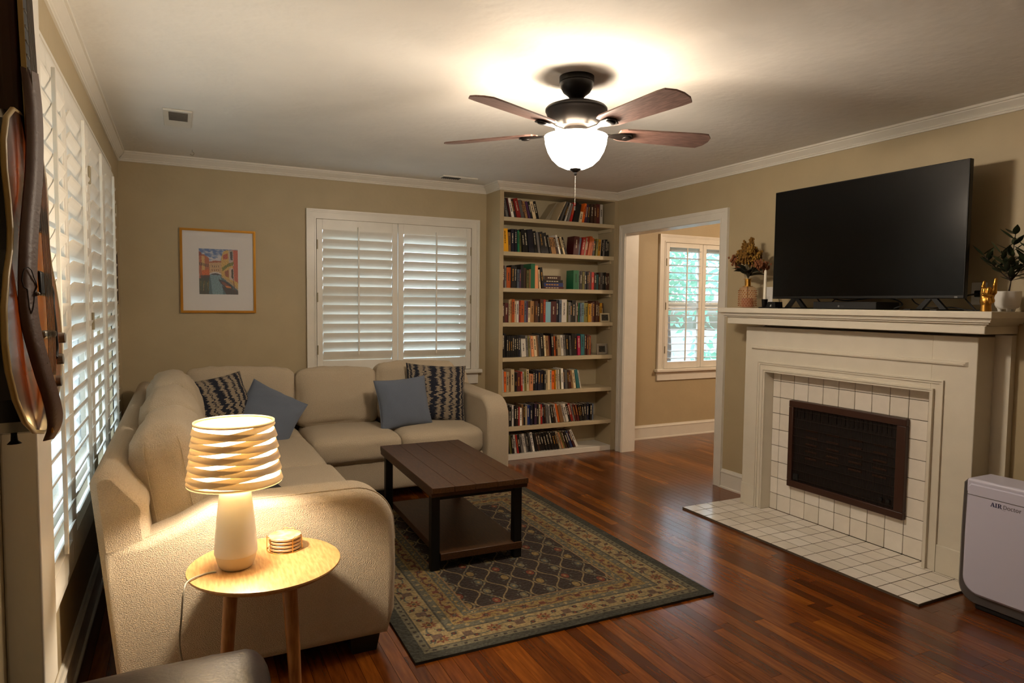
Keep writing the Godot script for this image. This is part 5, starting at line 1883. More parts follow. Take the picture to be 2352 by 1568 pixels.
	for s in [-1.0, 1.0]:
		var hs := new_st(true)
		tube(hs, curve_pts([Vector3(s * 0.085, 0.115, 0.0065), Vector3(s * 0.098, 0.130, 0.0065), Vector3(s * 0.088, 0.165, 0.0075), Vector3(s * 0.080, 0.200, 0.0075), Vector3(s * 0.090, 0.222, 0.0065), Vector3(s * 0.078, 0.235, 0.0065)], 5), [0.0035], 6)
		part(t, "sound_hole", done(hs), mats.matte_black)
		for q in 3:
			part(t, "string", tube_mesh([Vector3(s * (0.006 + 0.011 * q), 0.09, 0.0145), Vector3(s * (0.006 + 0.011 * q), 0.156, 0.0172), Vector3(s * (0.004 + 0.0065 * q), 0.862, 0.0125)], [0.0008], 5), mats.steel)
	for q in 3:
		part(t, "control_knob", lathe_mesh([[0.010, 0.0], [0.009, 0.010], [0.0, 0.011]], 16), mats.steel, Vector3(sgn * (0.085 + 0.030 * q), 0.075 + 0.036 * q, 0.003), Vector3(PI / 2.0, 0, 0))
	# end pin
	part(t, "end_pin", tube_mesh([Vector3(0, 0.004, -0.04), Vector3(0, -0.008, -0.04), Vector3(0, -0.013, -0.04)], [0.004, 0.005, 0.010], 10), mats.matte_black)
	# strap: a broad ribbon that hangs down the front
	var leather := mat("strap_leather", Color(0.36, 0.25, 0.185), 0.5)
	bumped(leather, noise_tex(0.08, Color.BLACK, Color.WHITE, 3, 95, 256, true, 3.0), 0.3)
	leather.uv1_triplanar = true
	leather.uv1_scale = Vector3.ONE * 6.0
	var path := curve_pts([Vector3(-0.020, 0.560, 0.012), Vector3(-0.030, 0.490, 0.016), Vector3(-0.066, 0.400, 0.018), Vector3(-0.115, 0.290, 0.015), Vector3(-0.132, 0.190, 0.013), Vector3(-0.098, 0.110, 0.018), Vector3(-0.050, 0.055, 0.020), Vector3(-0.012, 0.015, 0.016), Vector3(0.0, -0.012, 0.004)], 5)
	var ws := new_st(true)
	var across := Vector3(0.87, 0.0, 0.49)
	for k in path.size() - 1:
		var wa := 0.016 if k < path.size() - 8 else lerpf(0.016, 0.010, (k - path.size() + 8) / 7.0)
		var wb := 0.016 if k + 1 < path.size() - 8 else lerpf(0.016, 0.010, (k + 1 - path.size() + 8) / 7.0)
		var a: Vector3 = path[k]
		var b: Vector3 = path[k + 1]
		var ac := Vector3(across.x * sgn, 0, across.z)
		var nn := Vector3(-0.49 * sgn, 0, 0.87)
		for s in [[0.0013, 1.0], [-0.0013, -1.0]]:
			quad(ws, a - ac * wa + nn * s[0], a + ac * wa + nn * s[0], b + ac * wb + nn * s[0], b - ac * wb + nn * s[0], nn * s[1])
		for s in [-1.0, 1.0]:
			quad(ws, a + ac * wa * s + nn * 0.0013, a + ac * wa * s - nn * 0.0013, b + ac * wb * s - nn * 0.0013, b + ac * wb * s + nn * 0.0013, ac * s)
	var strap := part(t, "strap", done(ws), leather)
	# stitched outline of a continent on the strap, and two studs
	var ac := Vector3(across.x * sgn, 0, across.z)
	var nn := Vector3(-0.49 * sgn, 0, 0.87)
	var c0 := Vector3(-0.129, 0.215, 0.0138) + nn * 0.0022
	var africa := [Vector2(-0.010, 0.034), Vector2(-0.002, 0.037), Vector2(0.006, 0.033), Vector2(0.011, 0.022), Vector2(0.015, 0.016), Vector2(0.017, 0.010), Vector2(0.010, 0.002), Vector2(0.008, -0.010), Vector2(0.004, -0.022), Vector2(0.0, -0.028), Vector2(-0.004, -0.020), Vector2(-0.005, -0.006), Vector2(-0.006, 0.006), Vector2(-0.014, 0.009), Vector2(-0.017, 0.018), Vector2(-0.014, 0.028), Vector2(-0.010, 0.034)]
	var line := []
	for v in africa:
		line.append(c0 + ac * v.x * 0.78 + Vector3(0, v.y, 0))
	part(strap, "embossed_outline", tube_mesh(line, [0.0007], 5), mat("strap_dark", Color(0.10, 0.065, 0.05), 0.6))
	for sy in [0.215, 0.115]:
		var sb := new_st(true)
		ball(sb, Vector3(-0.129 + (0.030 if sy < 0.15 else 0.0), sy, 0.0150) + ac * 0.012 + nn * 0.002, Vector3.ONE * 0.003, 8, 6)
		part(strap, "stud", done(sb), mats.steel)
	# wall hanger
	var hg := thing("guitar_hanger", "wall hanger that holds the guitar by its head", "wall hook", Vector3(0, 2.00, 4.155))
	part(hg, "plate", rbox(Vector3(0.0, -0.05, -0.03), Vector3(0.018, 0.05, 0.03), 0.004, 1), mats.frame_brown)
	part(hg, "fork", tube_mesh([Vector3(0.015, 0, 0), Vector3(0.085, 0.01, 0)], [0.006], 8), mats.matte_black)
	for s in [-1.0, 1.0]:
		part(hg, "prong", tube_mesh([Vector3(0.082, 0.01, 0), Vector3(0.10, 0.008, s * 0.035), Vector3(0.15, 0.012, s * 0.036)], [0.006], 8), mats.matte_black)


# ---------------------------------------------------------------- air purifier
func build_purifier() -> void:
	var x := 3.645
	var t := thing("air_purifier", "white air purifier with a dark grey rim standing beside the hearth", "air purifier", Vector3(x + 0.095, 0, 3.885))
	var w := 0.205
	var h := 0.60
	var outline := [Vector2(-w + 0.02, h), Vector2(-w + 0.004, h - 0.02)]
	outline.append(Vector2(-w, h * 0.55))
	outline.append_array(round_corner(-w + 0.085, 0.105, 0.085, PI, PI * 1.5, 8))
	outline.append_array(round_corner(w - 0.085, 0.105, 0.085, PI * 1.5, TAU, 8))
	outline.append_array([Vector2(w, h * 0.55), Vector2(w - 0.004, h - 0.02), Vector2(w - 0.02, h)])
	part(t, "rim", prism_mesh(outline, "x", -0.088, 0.09, 0.010, true), mats.purifier_grey)
	var face := []
	for p in outline:
		face.append(Vector2(p.x * 0.87, lerpf(0.31, p.y, 0.90) + 0.022))
	part(t, "front_panel", prism_mesh(face, "x", -0.108, 0.06, 0.012, false), mats.purifier_white)
	part(t, "top_cover", rbox(Vector3(-0.103, h - 0.062, -w * 0.87), Vector3(0.085, h + 0.008, w * 0.87), 0.012, 3), mats.purifier_white)
	part(t, "seam", box(Vector3(-0.1088, h - 0.066, -w * 0.865), Vector3(-0.107, h - 0.0635, w * 0.865)), mats.purifier_grey)
	part(t, "foot", rbox(Vector3(-0.08, 0.0, -0.13), Vector3(0.08, 0.03, 0.13), 0.008, 2), mats.matte_black)
	var words := [["AIR", "Droid Serif", 700, -0.0715, Color(0.10, 0.09, 0.30), "logo_serif"], ["Doctor", "Droid Sans", 400, -0.0150, Color(0.32, 0.31, 0.34), "logo_sans"]]
	for k in 2:
		var d: Array = words[k]
		var tm := TextMesh.new()
		tm.text = d[0]
		var sf := SystemFont.new()
		sf.font_names = PackedStringArray([d[1]])
		sf.font_weight = d[2]
		tm.font = sf
		tm.font_size = 32
		tm.pixel_size = 0.00078 if k == 0 else 0.00074
		tm.depth = 0.0006
		tm.horizontal_alignment = HORIZONTAL_ALIGNMENT_CENTER
		part(t, "lettering", tm, mat(d[5], d[4], 0.5), Vector3(-0.1085, 0.512, -0.048 if k == 0 else 0.016), Vector3(0, -PI / 2.0, 0))
	# the flourish under the R
	part(t, "lettering", tube_mesh(curve_pts([Vector3(-0.1085, 0.506, -0.030), Vector3(-0.1085, 0.500, -0.022), Vector3(-0.1085, 0.497, -0.010)], 4), [0.0012, 0.0012, 0.0004], 5), mats.logo_serif)


# ---------------------------------------------------------------- what stands on the mantel
func blob(bones: Array, cell: float, blend: float) -> ArrayMesh:
	# surface nets round tapered capsules: [a, b, radius at a, radius at b]
	var lo := Vector3.ONE * 1e9
	var hi := -lo
	for b in bones:
		var r := maxf(b[2], b[3]) + cell * 3.0
		for p in [b[0], b[1]]:
			lo = lo.min(p - Vector3.ONE * r)
			hi = hi.max(p + Vector3.ONE * r)
	var n := Vector3i(((hi - lo) / cell).ceil()) + Vector3i.ONE
	var field := PackedFloat32Array()
	field.resize(n.x * n.y * n.z)
	var k := 0
	for z in n.z:
		for y in n.y:
			for x in n.x:
				var p := lo + Vector3(x, y, z) * cell
				var d := 1e9
				for b in bones:
					var ab: Vector3 = b[1] - b[0]
					var t := clampf((p - b[0]).dot(ab) / ab.length_squared(), 0.0, 1.0)
					var e: float = p.distance_to(b[0] + ab * t) - lerpf(b[2], b[3], t)
					var bl: float = b[4] if b.size() > 4 else blend
					if absf(d - e) < bl:
						var hh := bl - absf(d - e)
						d = minf(d, e) - hh * hh / (bl * 4.0)
					else:
						d = minf(d, e)
				field[k] = d
				k += 1
	var at := {}
	var strides := [1, n.x, n.x * n.y]
	for z in n.z - 1:
		for y in n.y - 1:
			for x in n.x - 1:
				var i: int = x + y * n.x + z * strides[2]
				var sum := Vector3.ZERO
				var hits := 0
				for ax in 3:
					var u := (ax + 1) % 3
					var v := (ax + 2) % 3
					for q in 4:
						var j: int = i + (strides[u] if q & 1 else 0) + (strides[v] if q & 2 else 0)
						var f0 := field[j]
						var f1 := field[j + strides[ax]]
						if (f0 < 0.0) != (f1 < 0.0):
							var p := Vector3(x, y, z)
							p[u] += 1.0 if q & 1 else 0.0
							p[v] += 1.0 if q & 2 else 0.0
							p[ax] += f0 / (f0 - f1)
							sum += p
							hits += 1
				if hits:
					at[i] = lo + sum / hits * cell
	var st := new_st(true)
	for z in range(1, n.z - 1):
		for y in range(1, n.y - 1):
			for x in range(1, n.x - 1):
				var i: int = x + y * n.x + z * strides[2]
				for ax in 3:
					var a := field[i]
					var b := field[i + strides[ax]]
					if (a < 0.0) != (b < 0.0):
						var u: int = strides[(ax + 1) % 3]
						var v: int = strides[(ax + 2) % 3]
						var out := Vector3.ZERO
						out[ax] = 1.0 if a < 0.0 else -1.0
						quad(st, at[i], at[i - u], at[i - u - v], at[i - v], out)
	return done(st)


func leaf_mesh(l: float, w: float, bend: float) -> ArrayMesh:
	var st := new_st(true)
	var n := 6
	for k in n:
		for s in [-1.0, 1.0]:
			var p := []
			for q in [[k, 0.0], [k + 1, 0.0], [k + 1, 1.0], [k, 1.0]]:
				var t: float = float(q[0]) / n
				p.append(Vector3(s * q[1] * w / 2.0 * sin(PI * pow(t, 0.8)), bend * t * t * l + 0.12 * w * q[1] * sin(PI * t), t * l))
			quad(st, p[0], p[1], p[2], p[3], Vector3.UP)
	return done(st)


func build_mantel_things() -> void:
	var my := 1.378
	# amber vase with dried flowers
	var v := thing("flower_vase", "amber textured glass vase with a gold neck on the mantel end", "vase", Vector3(3.88, my, 2.105))
	var prof := [[0.0, 0.002], [0.050, 0.002], [0.057, 0.008], [0.060, 0.020], [0.060, 0.118], [0.056, 0.134], [0.044, 0.144], [0.026, 0.148]]
	part(v, "glass_body", lathe_mesh(prof, 36), mats.amber_glass)
	var dots := new_st(true)
	for r in 9:
		for k in 20:
			var a := TAU * (k + 0.5 * (r % 2)) / 20.0
			ball(dots, Vector3(cos(a) * 0.0600, 0.018 + 0.0125 * r, sin(a) * 0.0600), Vector3.ONE * 0.0032, 5, 4)
	var ds := part(v, "glass_beading", done(dots), mat("amber_bead", Color(0.50, 0.27, 0.13), 0.15))
	ds.set_meta("kind", "stuff")
	part(v, "neck", lathe_mesh([[0.034, 0.147], [0.034, 0.150], [0.020, 0.151], [0.020, 0.196], [0.029, 0.197], [0.029, 0.200], [0.018, 0.200], [0.018, 0.150]], 32), mats.gold_metal)
	part(v, "inner_cup", lathe_mesh([[0.0, 0.004], [0.038, 0.004], [0.039, 0.010], [0.039, 0.066], [0.036, 0.067], [0.036, 0.02], [0.0, 0.02]], 28), mat("pink_ceramic", Color(0.55, 0.36, 0.34), 0.5))
	# the bouquet
	var f := thing("dried_bouquet", "bunch of dried mustard-yellow flowers and dark leaves in the amber vase", "flowers", Vector3(3.88, my + 0.199, 2.105))
	var g := RandomNumberGenerator.new()
	g.seed = 8
	var mus := [mat("dried_mustard", Color(0.46, 0.32, 0.08), 0.9), mat("dried_ochre", Color(0.55, 0.40, 0.12), 0.9), mat("dried_rose", Color(0.50, 0.30, 0.17), 0.9)]
	var stem := mat("dried_stem", Color(0.20, 0.17, 0.08), 0.8)
	var tips := [[0.0, 0.275, 0.02, 0], [-0.045, 0.255, 0.01, 0], [0.040, 0.225, -0.02, 1], [-0.070, 0.195, 0.0, 1], [0.065, 0.185, 0.03, 0], [0.0, 0.210, 0.05, 1], [-0.030, 0.190, -0.04, 0], [0.030, 0.170, -0.06, 0], [0.085, 0.165, -0.01, 1], [-0.020, 0.150, 0.055, 1], [-0.105, 0.110, 0.02, 2], [0.075, 0.085, 0.045, 2], [0.100, 0.095, -0.02, 2], [-0.085, 0.130, -0.03, 2]]
	for tp in tips:
		var e := Vector3(tp[2] * 1.2, tp[1] * 1.02, tp[0] * 1.15)
		part(f, "stem", tube_mesh(curve_pts([Vector3(0, -0.13, 0), Vector3(0, 0.0, 0), e * 0.5 + Vector3(0, 0.02, 0), e], 4), [0.0022, 0.0018], 5), stem)
		var st := new_st(true)
		var big: bool = tp[3] == 2
		for k in (80 if not big else 60):
			var s := g.randf()
			var p: Vector3
			var r: float
			if big:
				p = e + Vector3(g.randfn(), g.randfn(), g.randfn()) * 0.014
				r = 0.007
			else:
				p = e.lerp(e * 0.45 + Vector3(0, 0.01, 0), s * 0.8) + Vector3(g.randfn(), g.randfn() * 0.5, g.randfn()) * (0.005 + 0.017 * s)
				r = 0.0052 + 0.0025 * g.randf()
			ball(st, p, Vector3(r, r * 1.3, r), 5, 4)
		part(f, "flower_head", done(st), mus[tp[3]])
	var lf := leaf_mesh(0.095, 0.050, -0.45)
	var leaf_m := mat("dried_leaf", Color(0.12, 0.12, 0.055), 0.7)
	for k in 13:
		var a := TAU * k / 13.0 + g.randf() * 0.3
		var o := part(f, "leaf", lf, leaf_m, Vector3(cos(a) * 0.012, 0.015 + g.randf() * 0.05, sin(a) * 0.012))
		o.rotation = Vector3(-0.25 - g.randf() * 0.6, a, g.randfn() * 0.6)
	# taper candle
	var c := thing("candle_holder", "black metal candle holder with a round foot beside the vase", "candle holder", Vector3(3.86, my, 2.275))
	part(c, "foot", lathe_mesh([[0.0, 0.0], [0.038, 0.0], [0.040, 0.004], [0.036, 0.007], [0.012, 0.009], [0.0, 0.009]], 28), mats.matte_black)
	part(c, "cup", lathe_mesh([[0.0, 0.008], [0.014, 0.008], [0.016, 0.012], [0.020, 0.058], [0.018, 0.060], [0.011, 0.058], [0.011, 0.03], [0.0, 0.03]], 24), mats.bronze)
	tag(solo("taper_candle", lathe_mesh([[0.0, 0.031], [0.0105, 0.031], [0.0105, 0.056], [0.0085, 0.245], [0.004, 0.253], [0.0012, 0.254], [0.0010, 0.262], [0.0, 0.262]], 18), mats.candle_wax, Vector3(3.86, my, 2.275)), "tall unlit white taper candle in the black holder", "candle")
	# gold hand
	var h := thing("hand_sculpture", "gold hand sculpture with index and little finger raised on the mantel", "sculpture", Vector3(3.815, my, 3.656))
	var B := func(u: float, y: float, n: float) -> Vector3: return Vector3(-n, y, u)
	var bones := [
		[B.call(0.0, 0.020, 0.0), B.call(0.0, 0.050, 0.0), 0.0215, 0.0215], [B.call(-0.006, 0.048, 0.0), B.call(-0.010, 0.092, 0.002), 0.0200, 0.0150], [B.call(0.008, 0.048, 0.0), B.call(0.026, 0.092, 0.0), 0.0190, 0.0140],
		[B.call(-0.014, 0.090, 0.004), B.call(-0.013, 0.118, 0.006), 0.0100, 0.0085, 0.006], [B.call(-0.013, 0.118, 0.006), B.call(-0.011, 0.140, 0.004), 0.0085, 0.0065, 0.004],
		[B.call(0.034, 0.090, 0.0), B.call(0.036, 0.124, 0.004), 0.0105, 0.0088, 0.006], [B.call(0.036, 0.124, 0.004), B.call(0.038, 0.152, 0.002), 0.0088, 0.0066, 0.004],
		[B.call(0.002, 0.092, 0.004), B.call(0.003, 0.104, 0.022), 0.0108, 0.0098, 0.004], [B.call(0.003, 0.104, 0.022), B.call(0.004, 0.080, 0.030), 0.0096, 0.0080, 0.003],
		[B.call(0.018, 0.092, 0.004), B.call(0.020, 0.106, 0.022), 0.0108, 0.0098, 0.004], [B.call(0.020, 0.106, 0.022), B.call(0.020, 0.081, 0.031), 0.0096, 0.0080, 0.003],
		[B.call(0.028, 0.050, 0.006), B.call(0.032, 0.070, 0.026), 0.0125, 0.0105, 0.006], [B.call(0.032, 0.070, 0.026), B.call(0.008, 0.078, 0.041), 0.0100, 0.0078, 0.003],
	]
	part(h, "hand", blob(bones, 0.0026, 0.010), mats.gold_metal)
	part(h, "wrist_base", lathe_mesh([[0.0, 0.0], [0.0240, 0.0], [0.0235, 0.010], [0.0215, 0.030], [0.0, 0.030]], 28), mats.gold_metal)
	# potted olive sprig
	var p := thing("potted_plant", "small olive-leaved plant in a white footed pot at the mantel's end", "plant", Vector3(3.965, my, 3.672))
	part(p, "pot", lathe_mesh([[0.0, 0.012], [0.030, 0.012], [0.044, 0.018], [0.051, 0.032], [0.054, 0.060], [0.0545, 0.096], [0.052, 0.098], [0.050, 0.096], [0.050, 0.080], [0.0, 0.080]], 40), mats.white_ceramic)
	part(p, "soil", lathe_mesh([[0.049, 0.081], [0.03, 0.086], [0.0, 0.087]], 24), mats.soil)
	for k in 3:
		var a := TAU * k / 3.0 + 0.4
		part(p, "pot_foot", tube_mesh([Vector3(cos(a) * 0.030, 0.0, sin(a) * 0.030), Vector3(cos(a) * 0.032, 0.020, sin(a) * 0.032)], [0.008, 0.011], 12), mats.white_ceramic)
	var bark := mat("plant_stem", Color(0.16, 0.105, 0.065), 0.8)
	var green := [mat("olive_leaf", Color(0.13, 0.18, 0.085), 0.6), mat("olive_leaf_pale", Color(0.21, 0.25, 0.14), 0.65)]
	var lm := leaf_mesh(0.080, 0.028, 0.14)
	var shoots := [
		[Vector3(0, 0.08, 0), Vector3(0.0, 0.15, 0.010), Vector3(-0.005, 0.24, 0.012), Vector3(0.0, 0.385, 0.020), 24],
		[Vector3(0.0, 0.15, 0.010), Vector3(-0.01, 0.18, -0.02), Vector3(-0.02, 0.23, -0.065), Vector3(-0.02, 0.285, -0.115), 14],
		[Vector3(0.0, 0.16, 0.010), Vector3(0.0, 0.19, 0.04), Vector3(0.0, 0.25, 0.07), Vector3(0.0, 0.33, 0.085), 16],
		[Vector3(0.0, 0.15, 0.010), Vector3(-0.03, 0.18, 0.01), Vector3(-0.05, 0.23, 0.0), Vector3(-0.055, 0.29, -0.01), 14],
		[Vector3(0.0, 0.15, 0.010), Vector3(0.02, 0.19, 0.03), Vector3(0.04, 0.24, 0.04), Vector3(0.05, 0.31, 0.05), 12],
	]
	for s in shoots:
		var path := curve_pts([s[0], s[1], s[2], s[3]], 6)
		part(p, "stem", tube_mesh(path, [0.0045, 0.0042, 0.004, 0.0035, 0.003, 0.0026, 0.0022, 0.0018], 7), bark)
		var count: int = s[4]
		for k in count:
			var q := 0.36 + 0.64 * k / count
			var at: Vector3 = path[int(q * (path.size() - 1))]
			var o := part(p, "leaf", lm, green[0 if g.randf() < 0.7 else 1], at)
			o.basis = Basis(Vector3.UP, k * 2.4 + g.randf() * 0.5) * Basis(Vector3.RIGHT, -0.35 - 0.5 * q + g.randf() * 0.5) * Basis().scaled(Vector3.ONE * (0.75 + 0.35 * g.randf()))


# ---------------------------------------------------------------- pictures
func fill_poly(im: Image, pts: Array, c: Color, n2: FastNoiseLite, amount := 0.16) -> void:
	var pv := PackedVector2Array(pts)
	var lo := pv[0]
	var hi := pv[0]
	for p in pv:
		lo = lo.min(p)
		hi = hi.max(p)
	for y in range(maxi(0, int(lo.y)), mini(im.get_height(), int(hi.y) + 1)):
		for x in range(maxi(0, int(lo.x)), mini(im.get_width(), int(hi.x) + 1)):
			var w := Vector2(x + 0.5, y + 0.5) + Vector2(n2.get_noise_2d(x * 2.0, y * 2.0), n2.get_noise_2d(x * 2.0 + 90.0, y * 2.0)) * 2.0
			if Geometry2D.is_point_in_polygon(w, pv):
				var k := 1.0 + amount * (n2.get_noise_2d(x * 3.0, y * 5.0) * 2.0)
				im.set_pixel(x, y, Color(clampf(c.r * k, 0, 1), clampf(c.g * k, 0, 1), clampf(c.b * k, 0, 1)))


func canal_image() -> Image:
	var im := Image.create_empty(180, 214, false, Image.FORMAT_RGB8)
	var n2 := FastNoiseLite.new()
	n2.seed = 3
	n2.frequency = 0.06
	for y in 214:
		for x in 180:
			var cl := n2.get_noise_2d(x * 0.5, y * 0.9)
			im.set_pixel(x, y, Color(0.27, 0.42, 0.66).lerp(Color(0.80, 0.78, 0.80), clampf(y / 55.0 + cl * 1.6, 0, 1)))
	var V := func(a: Array) -> Array:
		var o := []
		for i in range(0, a.size(), 2):
			o.append(Vector2(a[i], a[i + 1]))
		return o
	# water, lighter down the middle
	fill_poly(im, V.call([0, 118, 180, 118, 180, 214, 0, 214]), Color(0.20, 0.36, 0.42), n2, 0.35)
	fill_poly(im, V.call([50, 120, 98, 120, 110, 214, 60, 214]), Color(0.42, 0.55, 0.60), n2, 0.30)
	fill_poly(im, V.call([0, 134, 46, 128, 44, 214, 0, 214]), Color(0.10, 0.15, 0.11), n2, 0.5)
	for k in 7:
		fill_poly(im, V.call([6 + k * 6, 150 + k % 3 * 8, 9 + k * 6, 150, 8 + k * 6, 200 - k % 2 * 20, 6 + k * 6, 196]), [Color(0.45, 0.40, 0.14), Color(0.20, 0.36, 0.22), Color(0.62, 0.52, 0.26)][k % 3], n2, 0.4)
	# far houses and the bridge
	fill_poly(im, V.call([44, 64, 60, 62, 62, 55, 74, 55, 76, 60, 104, 58, 104, 118, 44, 118]), Color(0.76, 0.62, 0.46), n2, 0.2)
	fill_poly(im, V.call([44, 62, 74, 54, 104, 56, 104, 62, 44, 66]), Color(0.62, 0.33, 0.22), n2)
	for k in 4:
		fill_poly(im, V.call([60 + k * 9, 78, 63 + k * 9, 78, 63 + k * 9, 86, 60 + k * 9, 86]), Color(0.30, 0.27, 0.28), n2)
		fill_poly(im, V.call([58 + k * 10, 96, 62 + k * 10, 96, 62 + k * 10, 103, 58 + k * 10, 103]), Color(0.48, 0.26, 0.20), n2)
	fill_poly(im, V.call([44, 116, 58, 110, 74, 107, 92, 110, 106, 118, 106, 124, 92, 117, 74, 114, 58, 117, 44, 124]), Color(0.80, 0.76, 0.74), n2)
	fill_poly(im, V.call([50, 121, 60, 116, 74, 114, 90, 117, 100, 123]), Color(0.14, 0.18, 0.26), n2)
	# left bank
	fill_poly(im, V.call([0, 20, 12, 26, 24, 28, 46, 44, 48, 130, 0, 140]), Color(0.66, 0.34, 0.22), n2, 0.25)
	fill_poly(im, V.call([0, 12, 10, 18, 14, 30, 0, 34]), Color(0.50, 0.16, 0.16), n2)
	fill_poly(im, V.call([12, 34, 26, 36, 27, 100, 13, 102]), Color(0.80, 0.64, 0.40), n2)
	fill_poly(im, V.call([28, 40, 46, 50, 47, 98, 30, 98]), Color(0.68, 0.36, 0.22), n2)
	fill_poly(im, V.call([12, 102, 46, 96, 48, 126, 14, 128]), Color(0.80, 0.36, 0.10), n2, 0.2)
	for k in 5:
		fill_poly(im, V.call([2 + k * 9, 64 + k * 2, 7 + k * 9, 64 + k * 2, 7 + k * 9, 78 + k * 2, 2 + k * 9, 78 + k * 2]), Color(0.28, 0.24, 0.22), n2, 0.5)
	fill_poly(im, V.call([6, 126, 46, 124, 47, 134, 8, 138]), Color(0.22, 0.12, 0.14), n2)
	# right bank
	fill_poly(im, V.call([102, 40, 112, 12, 124, 4, 180, 2, 180, 190, 150, 160, 102, 124]), Color(0.80, 0.64, 0.34), n2, 0.2)
	fill_poly(im, V.call([152, 2, 180, 4, 180, 158, 160, 146]), Color(0.74, 0.34, 0.27), n2, 0.2)
	fill_poly(im, V.call([136, 4, 158, 4, 160, 78, 138, 72]), Color(0.72, 0.66, 0.62), n2)
	fill_poly(im, V.call([143, 10, 155, 8, 155, 50, 145, 50]), Color(0.16, 0.20, 0.26), n2, 0.4)
	fill_poly(im, V.call([110, 28, 132, 18, 134, 44, 112, 48]), Color(0.66, 0.28, 0.18), n2, 0.4)
	fill_poly(im, V.call([104, 88, 136, 66, 160, 58, 158, 74, 134, 82, 108, 104]), Color(0.40, 0.42, 0.16), n2, 0.6)
	fill_poly(im, V.call([138, 92, 148, 84, 160, 92, 162, 150, 140, 142]), Color(0.78, 0.68, 0.62), n2)
	fill_poly(im, V.call([149, 96, 157, 92, 158, 140, 150, 136]), Color(0.13, 0.12, 0.14), n2)
	fill_poly(im, V.call([118, 104, 136, 96, 136, 134, 120, 126]), Color(0.56, 0.30, 0.20), n2, 0.4)
	fill_poly(im, V.call([102, 124, 152, 156, 180, 186, 180, 196, 148, 166, 102, 132]), Color(0.72, 0.60, 0.44), n2, 0.3)
	# the gondola
	fill_poly(im, V.call([88, 138, 92, 150, 100, 164, 118, 180, 140, 190, 156, 186, 150, 172, 132, 158, 108, 148, 96, 144]), Color(0.13, 0.12, 0.20), n2, 0.4)
	fill_poly(im, V.call([98, 152, 116, 156, 142, 174, 150, 184, 128, 180, 108, 166]), Color(0.46, 0.24, 0.20), n2, 0.4)
	fill_poly(im, V.call([118, 172, 142, 176, 148, 184, 126, 182]), Color(0.85, 0.46, 0.16), n2, 0.3)
	fill_poly(im, V.call([104, 176, 180, 196, 180, 214, 124, 214]), Color(0.12, 0.10, 0.16), n2, 0.5)
	fill_poly(im, V.call([156, 140, 158, 140, 166, 200, 163, 200]), Color(0.40, 0.12, 0.12), n2)
	return im


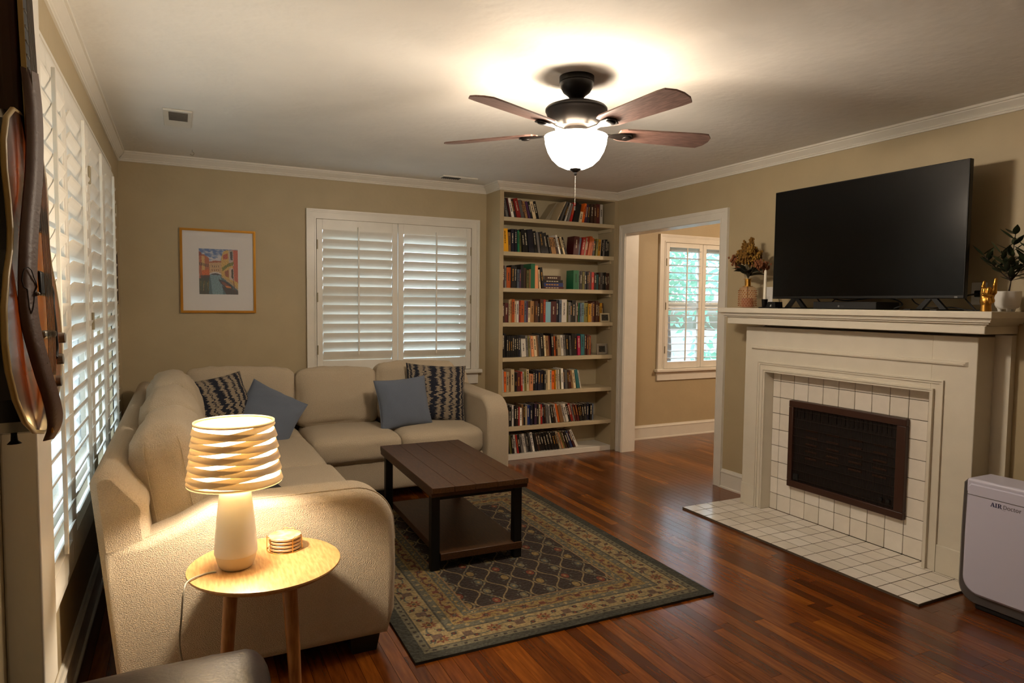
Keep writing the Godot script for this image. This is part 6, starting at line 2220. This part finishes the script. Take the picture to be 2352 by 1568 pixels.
func build_pictures() -> void:
	var p := thing("framed_picture", "gold framed canal watercolour with a wide pale mat on the back wall", "picture", Vector3(0.643, 1.297, 0.0))
	var w := 0.520
	var h := 0.623
	var st := new_st()
	for e in [[0.0, 0.005, 0.020], [0.005, 0.011, 0.026], [0.011, 0.017, 0.020]]:
		for s in [-1.0, 1.0]:
			var xa: float = s * (w / 2.0 - e[0])
			var xb: float = s * (w / 2.0 - e[1])
			bx(st, Vector3(minf(xa, xb), e[0], 0.001), Vector3(maxf(xa, xb), h - e[0], e[2]))
		bx(st, Vector3(-w / 2.0 + e[1], e[0], 0.001), Vector3(w / 2.0 - e[1], e[1], e[2]))
		bx(st, Vector3(-w / 2.0 + e[1], h - e[1], 0.001), Vector3(w / 2.0 - e[1], h - e[0], e[2]))
	part(p, "frame", done(st), mats.gold_leaf)
	part(p, "mat_board", box(Vector3(-w / 2.0 + 0.016, 0.016, 0.002), Vector3(w / 2.0 - 0.016, h - 0.016, 0.010)), mats.picture_mat)
	var pm := mat("canal_print", Color(1, 1, 1), 0.6)
	pm.albedo_texture = ImageTexture.create_from_image(canal_image())
	pm.texture_repeat = false
	var q := new_st()
	var x0 := -0.134
	var x1 := 0.134
	var y0 := 0.139
	var y1 := 0.478
	quad_uv(q, [Vector3(x0, y0, 0.0105), Vector3(x1, y0, 0.0105), Vector3(x1, y1, 0.0105), Vector3(x0, y1, 0.0105)], [Vector2(0, 1), Vector2(1, 1), Vector2(1, 0), Vector2(0, 0)], Vector3.BACK)
	part(p, "print", done(q), pm)
	part(p, "glazing", box(Vector3(-w / 2.0 + 0.015, 0.015, 0.013), Vector3(w / 2.0 - 0.015, h - 0.015, 0.0145)), mats.window_glass)
	# small frame on the side wall, seen edge on
	var s := thing("wall_plaque", "narrow brown wooden frame on the side wall between shutters and corner", "picture", Vector3(0.0, 1.36, 0.56))
	var fs := new_st()
	rb(fs, Vector3(0.001, 0.0, -0.10), Vector3(0.022, 0.024, 0.10), 0.003, 1)
	rb(fs, Vector3(0.001, 0.316, -0.10), Vector3(0.022, 0.34, 0.10), 0.003, 1)
	rb(fs, Vector3(0.001, 0.024, -0.10), Vector3(0.022, 0.316, -0.076), 0.003, 1)
	rb(fs, Vector3(0.001, 0.024, 0.076), Vector3(0.022, 0.316, 0.10), 0.003, 1)
	part(s, "frame", done(fs), mats.frame_brown)
	part(s, "panel", box(Vector3(0.001, 0.02, -0.08), Vector3(0.010, 0.32, 0.08)), mats.paper)


func build_ceiling_bits() -> void:
	for k in 2:
		var at: Vector3 = [Vector3(0.385, CEIL, 1.165), Vector3(2.47, CEIL, 0.285)][k]
		var v := thing("ceiling_vent", ["square white ceiling vent with a grey grille above the side shutters", "narrow white ceiling vent beside the bookcase crown moulding"][k], "vent", at)
		var hx: float = [0.073, 0.155][k]
		var hz: float = [0.185, 0.045][k]
		part(v, "plate", rbox(Vector3(-hx, -0.012, -hz), Vector3(hx, 0.0, hz), 0.004, 1), mats.trim_paint)
		var gz0: float = [-0.01, -0.032][k]
		var gz1: float = [hz - 0.03, 0.032][k]
		var gx0: float = [-hx + 0.028, -hx + 0.012][k]
		var gx1: float = [hx - 0.022, 0.0][k]
		part(v, "duct", box(Vector3(gx0, -0.0135, gz0), Vector3(gx1, -0.0115, gz1)), mats.vent_grey)
		for q in 9:
			if k == 0:
				var z := lerpf(gz0, gz1, q / 8.0)
				part(v, "slat", box(Vector3(gx0, -0.0165, z - 0.0035), Vector3(gx1, -0.013, z + 0.0035)), mats.vent_grey)
			else:
				var x := lerpf(gx0, gx1, q / 8.0)
				part(v, "slat", box(Vector3(x - 0.003, -0.0165, gz0), Vector3(x + 0.003, -0.013, gz1)), mats.matte_black)
	var pts := []
	for k in 11:
		var a := lerpf(PI * 0.5, -PI * 0.9, k / 10.0)
		pts.append(Vector3(cos(a) * 0.012, -0.026 + sin(a) * 0.012, 0))
	pts.push_front(Vector3(0, 0.0, 0))
	tag(solo("ceiling_hook", tube_mesh(pts, [0.002], 6), mats.steel, Vector3(0.471, CEIL, 0.30)), "small metal plant hook screwed into the ceiling", "hook")
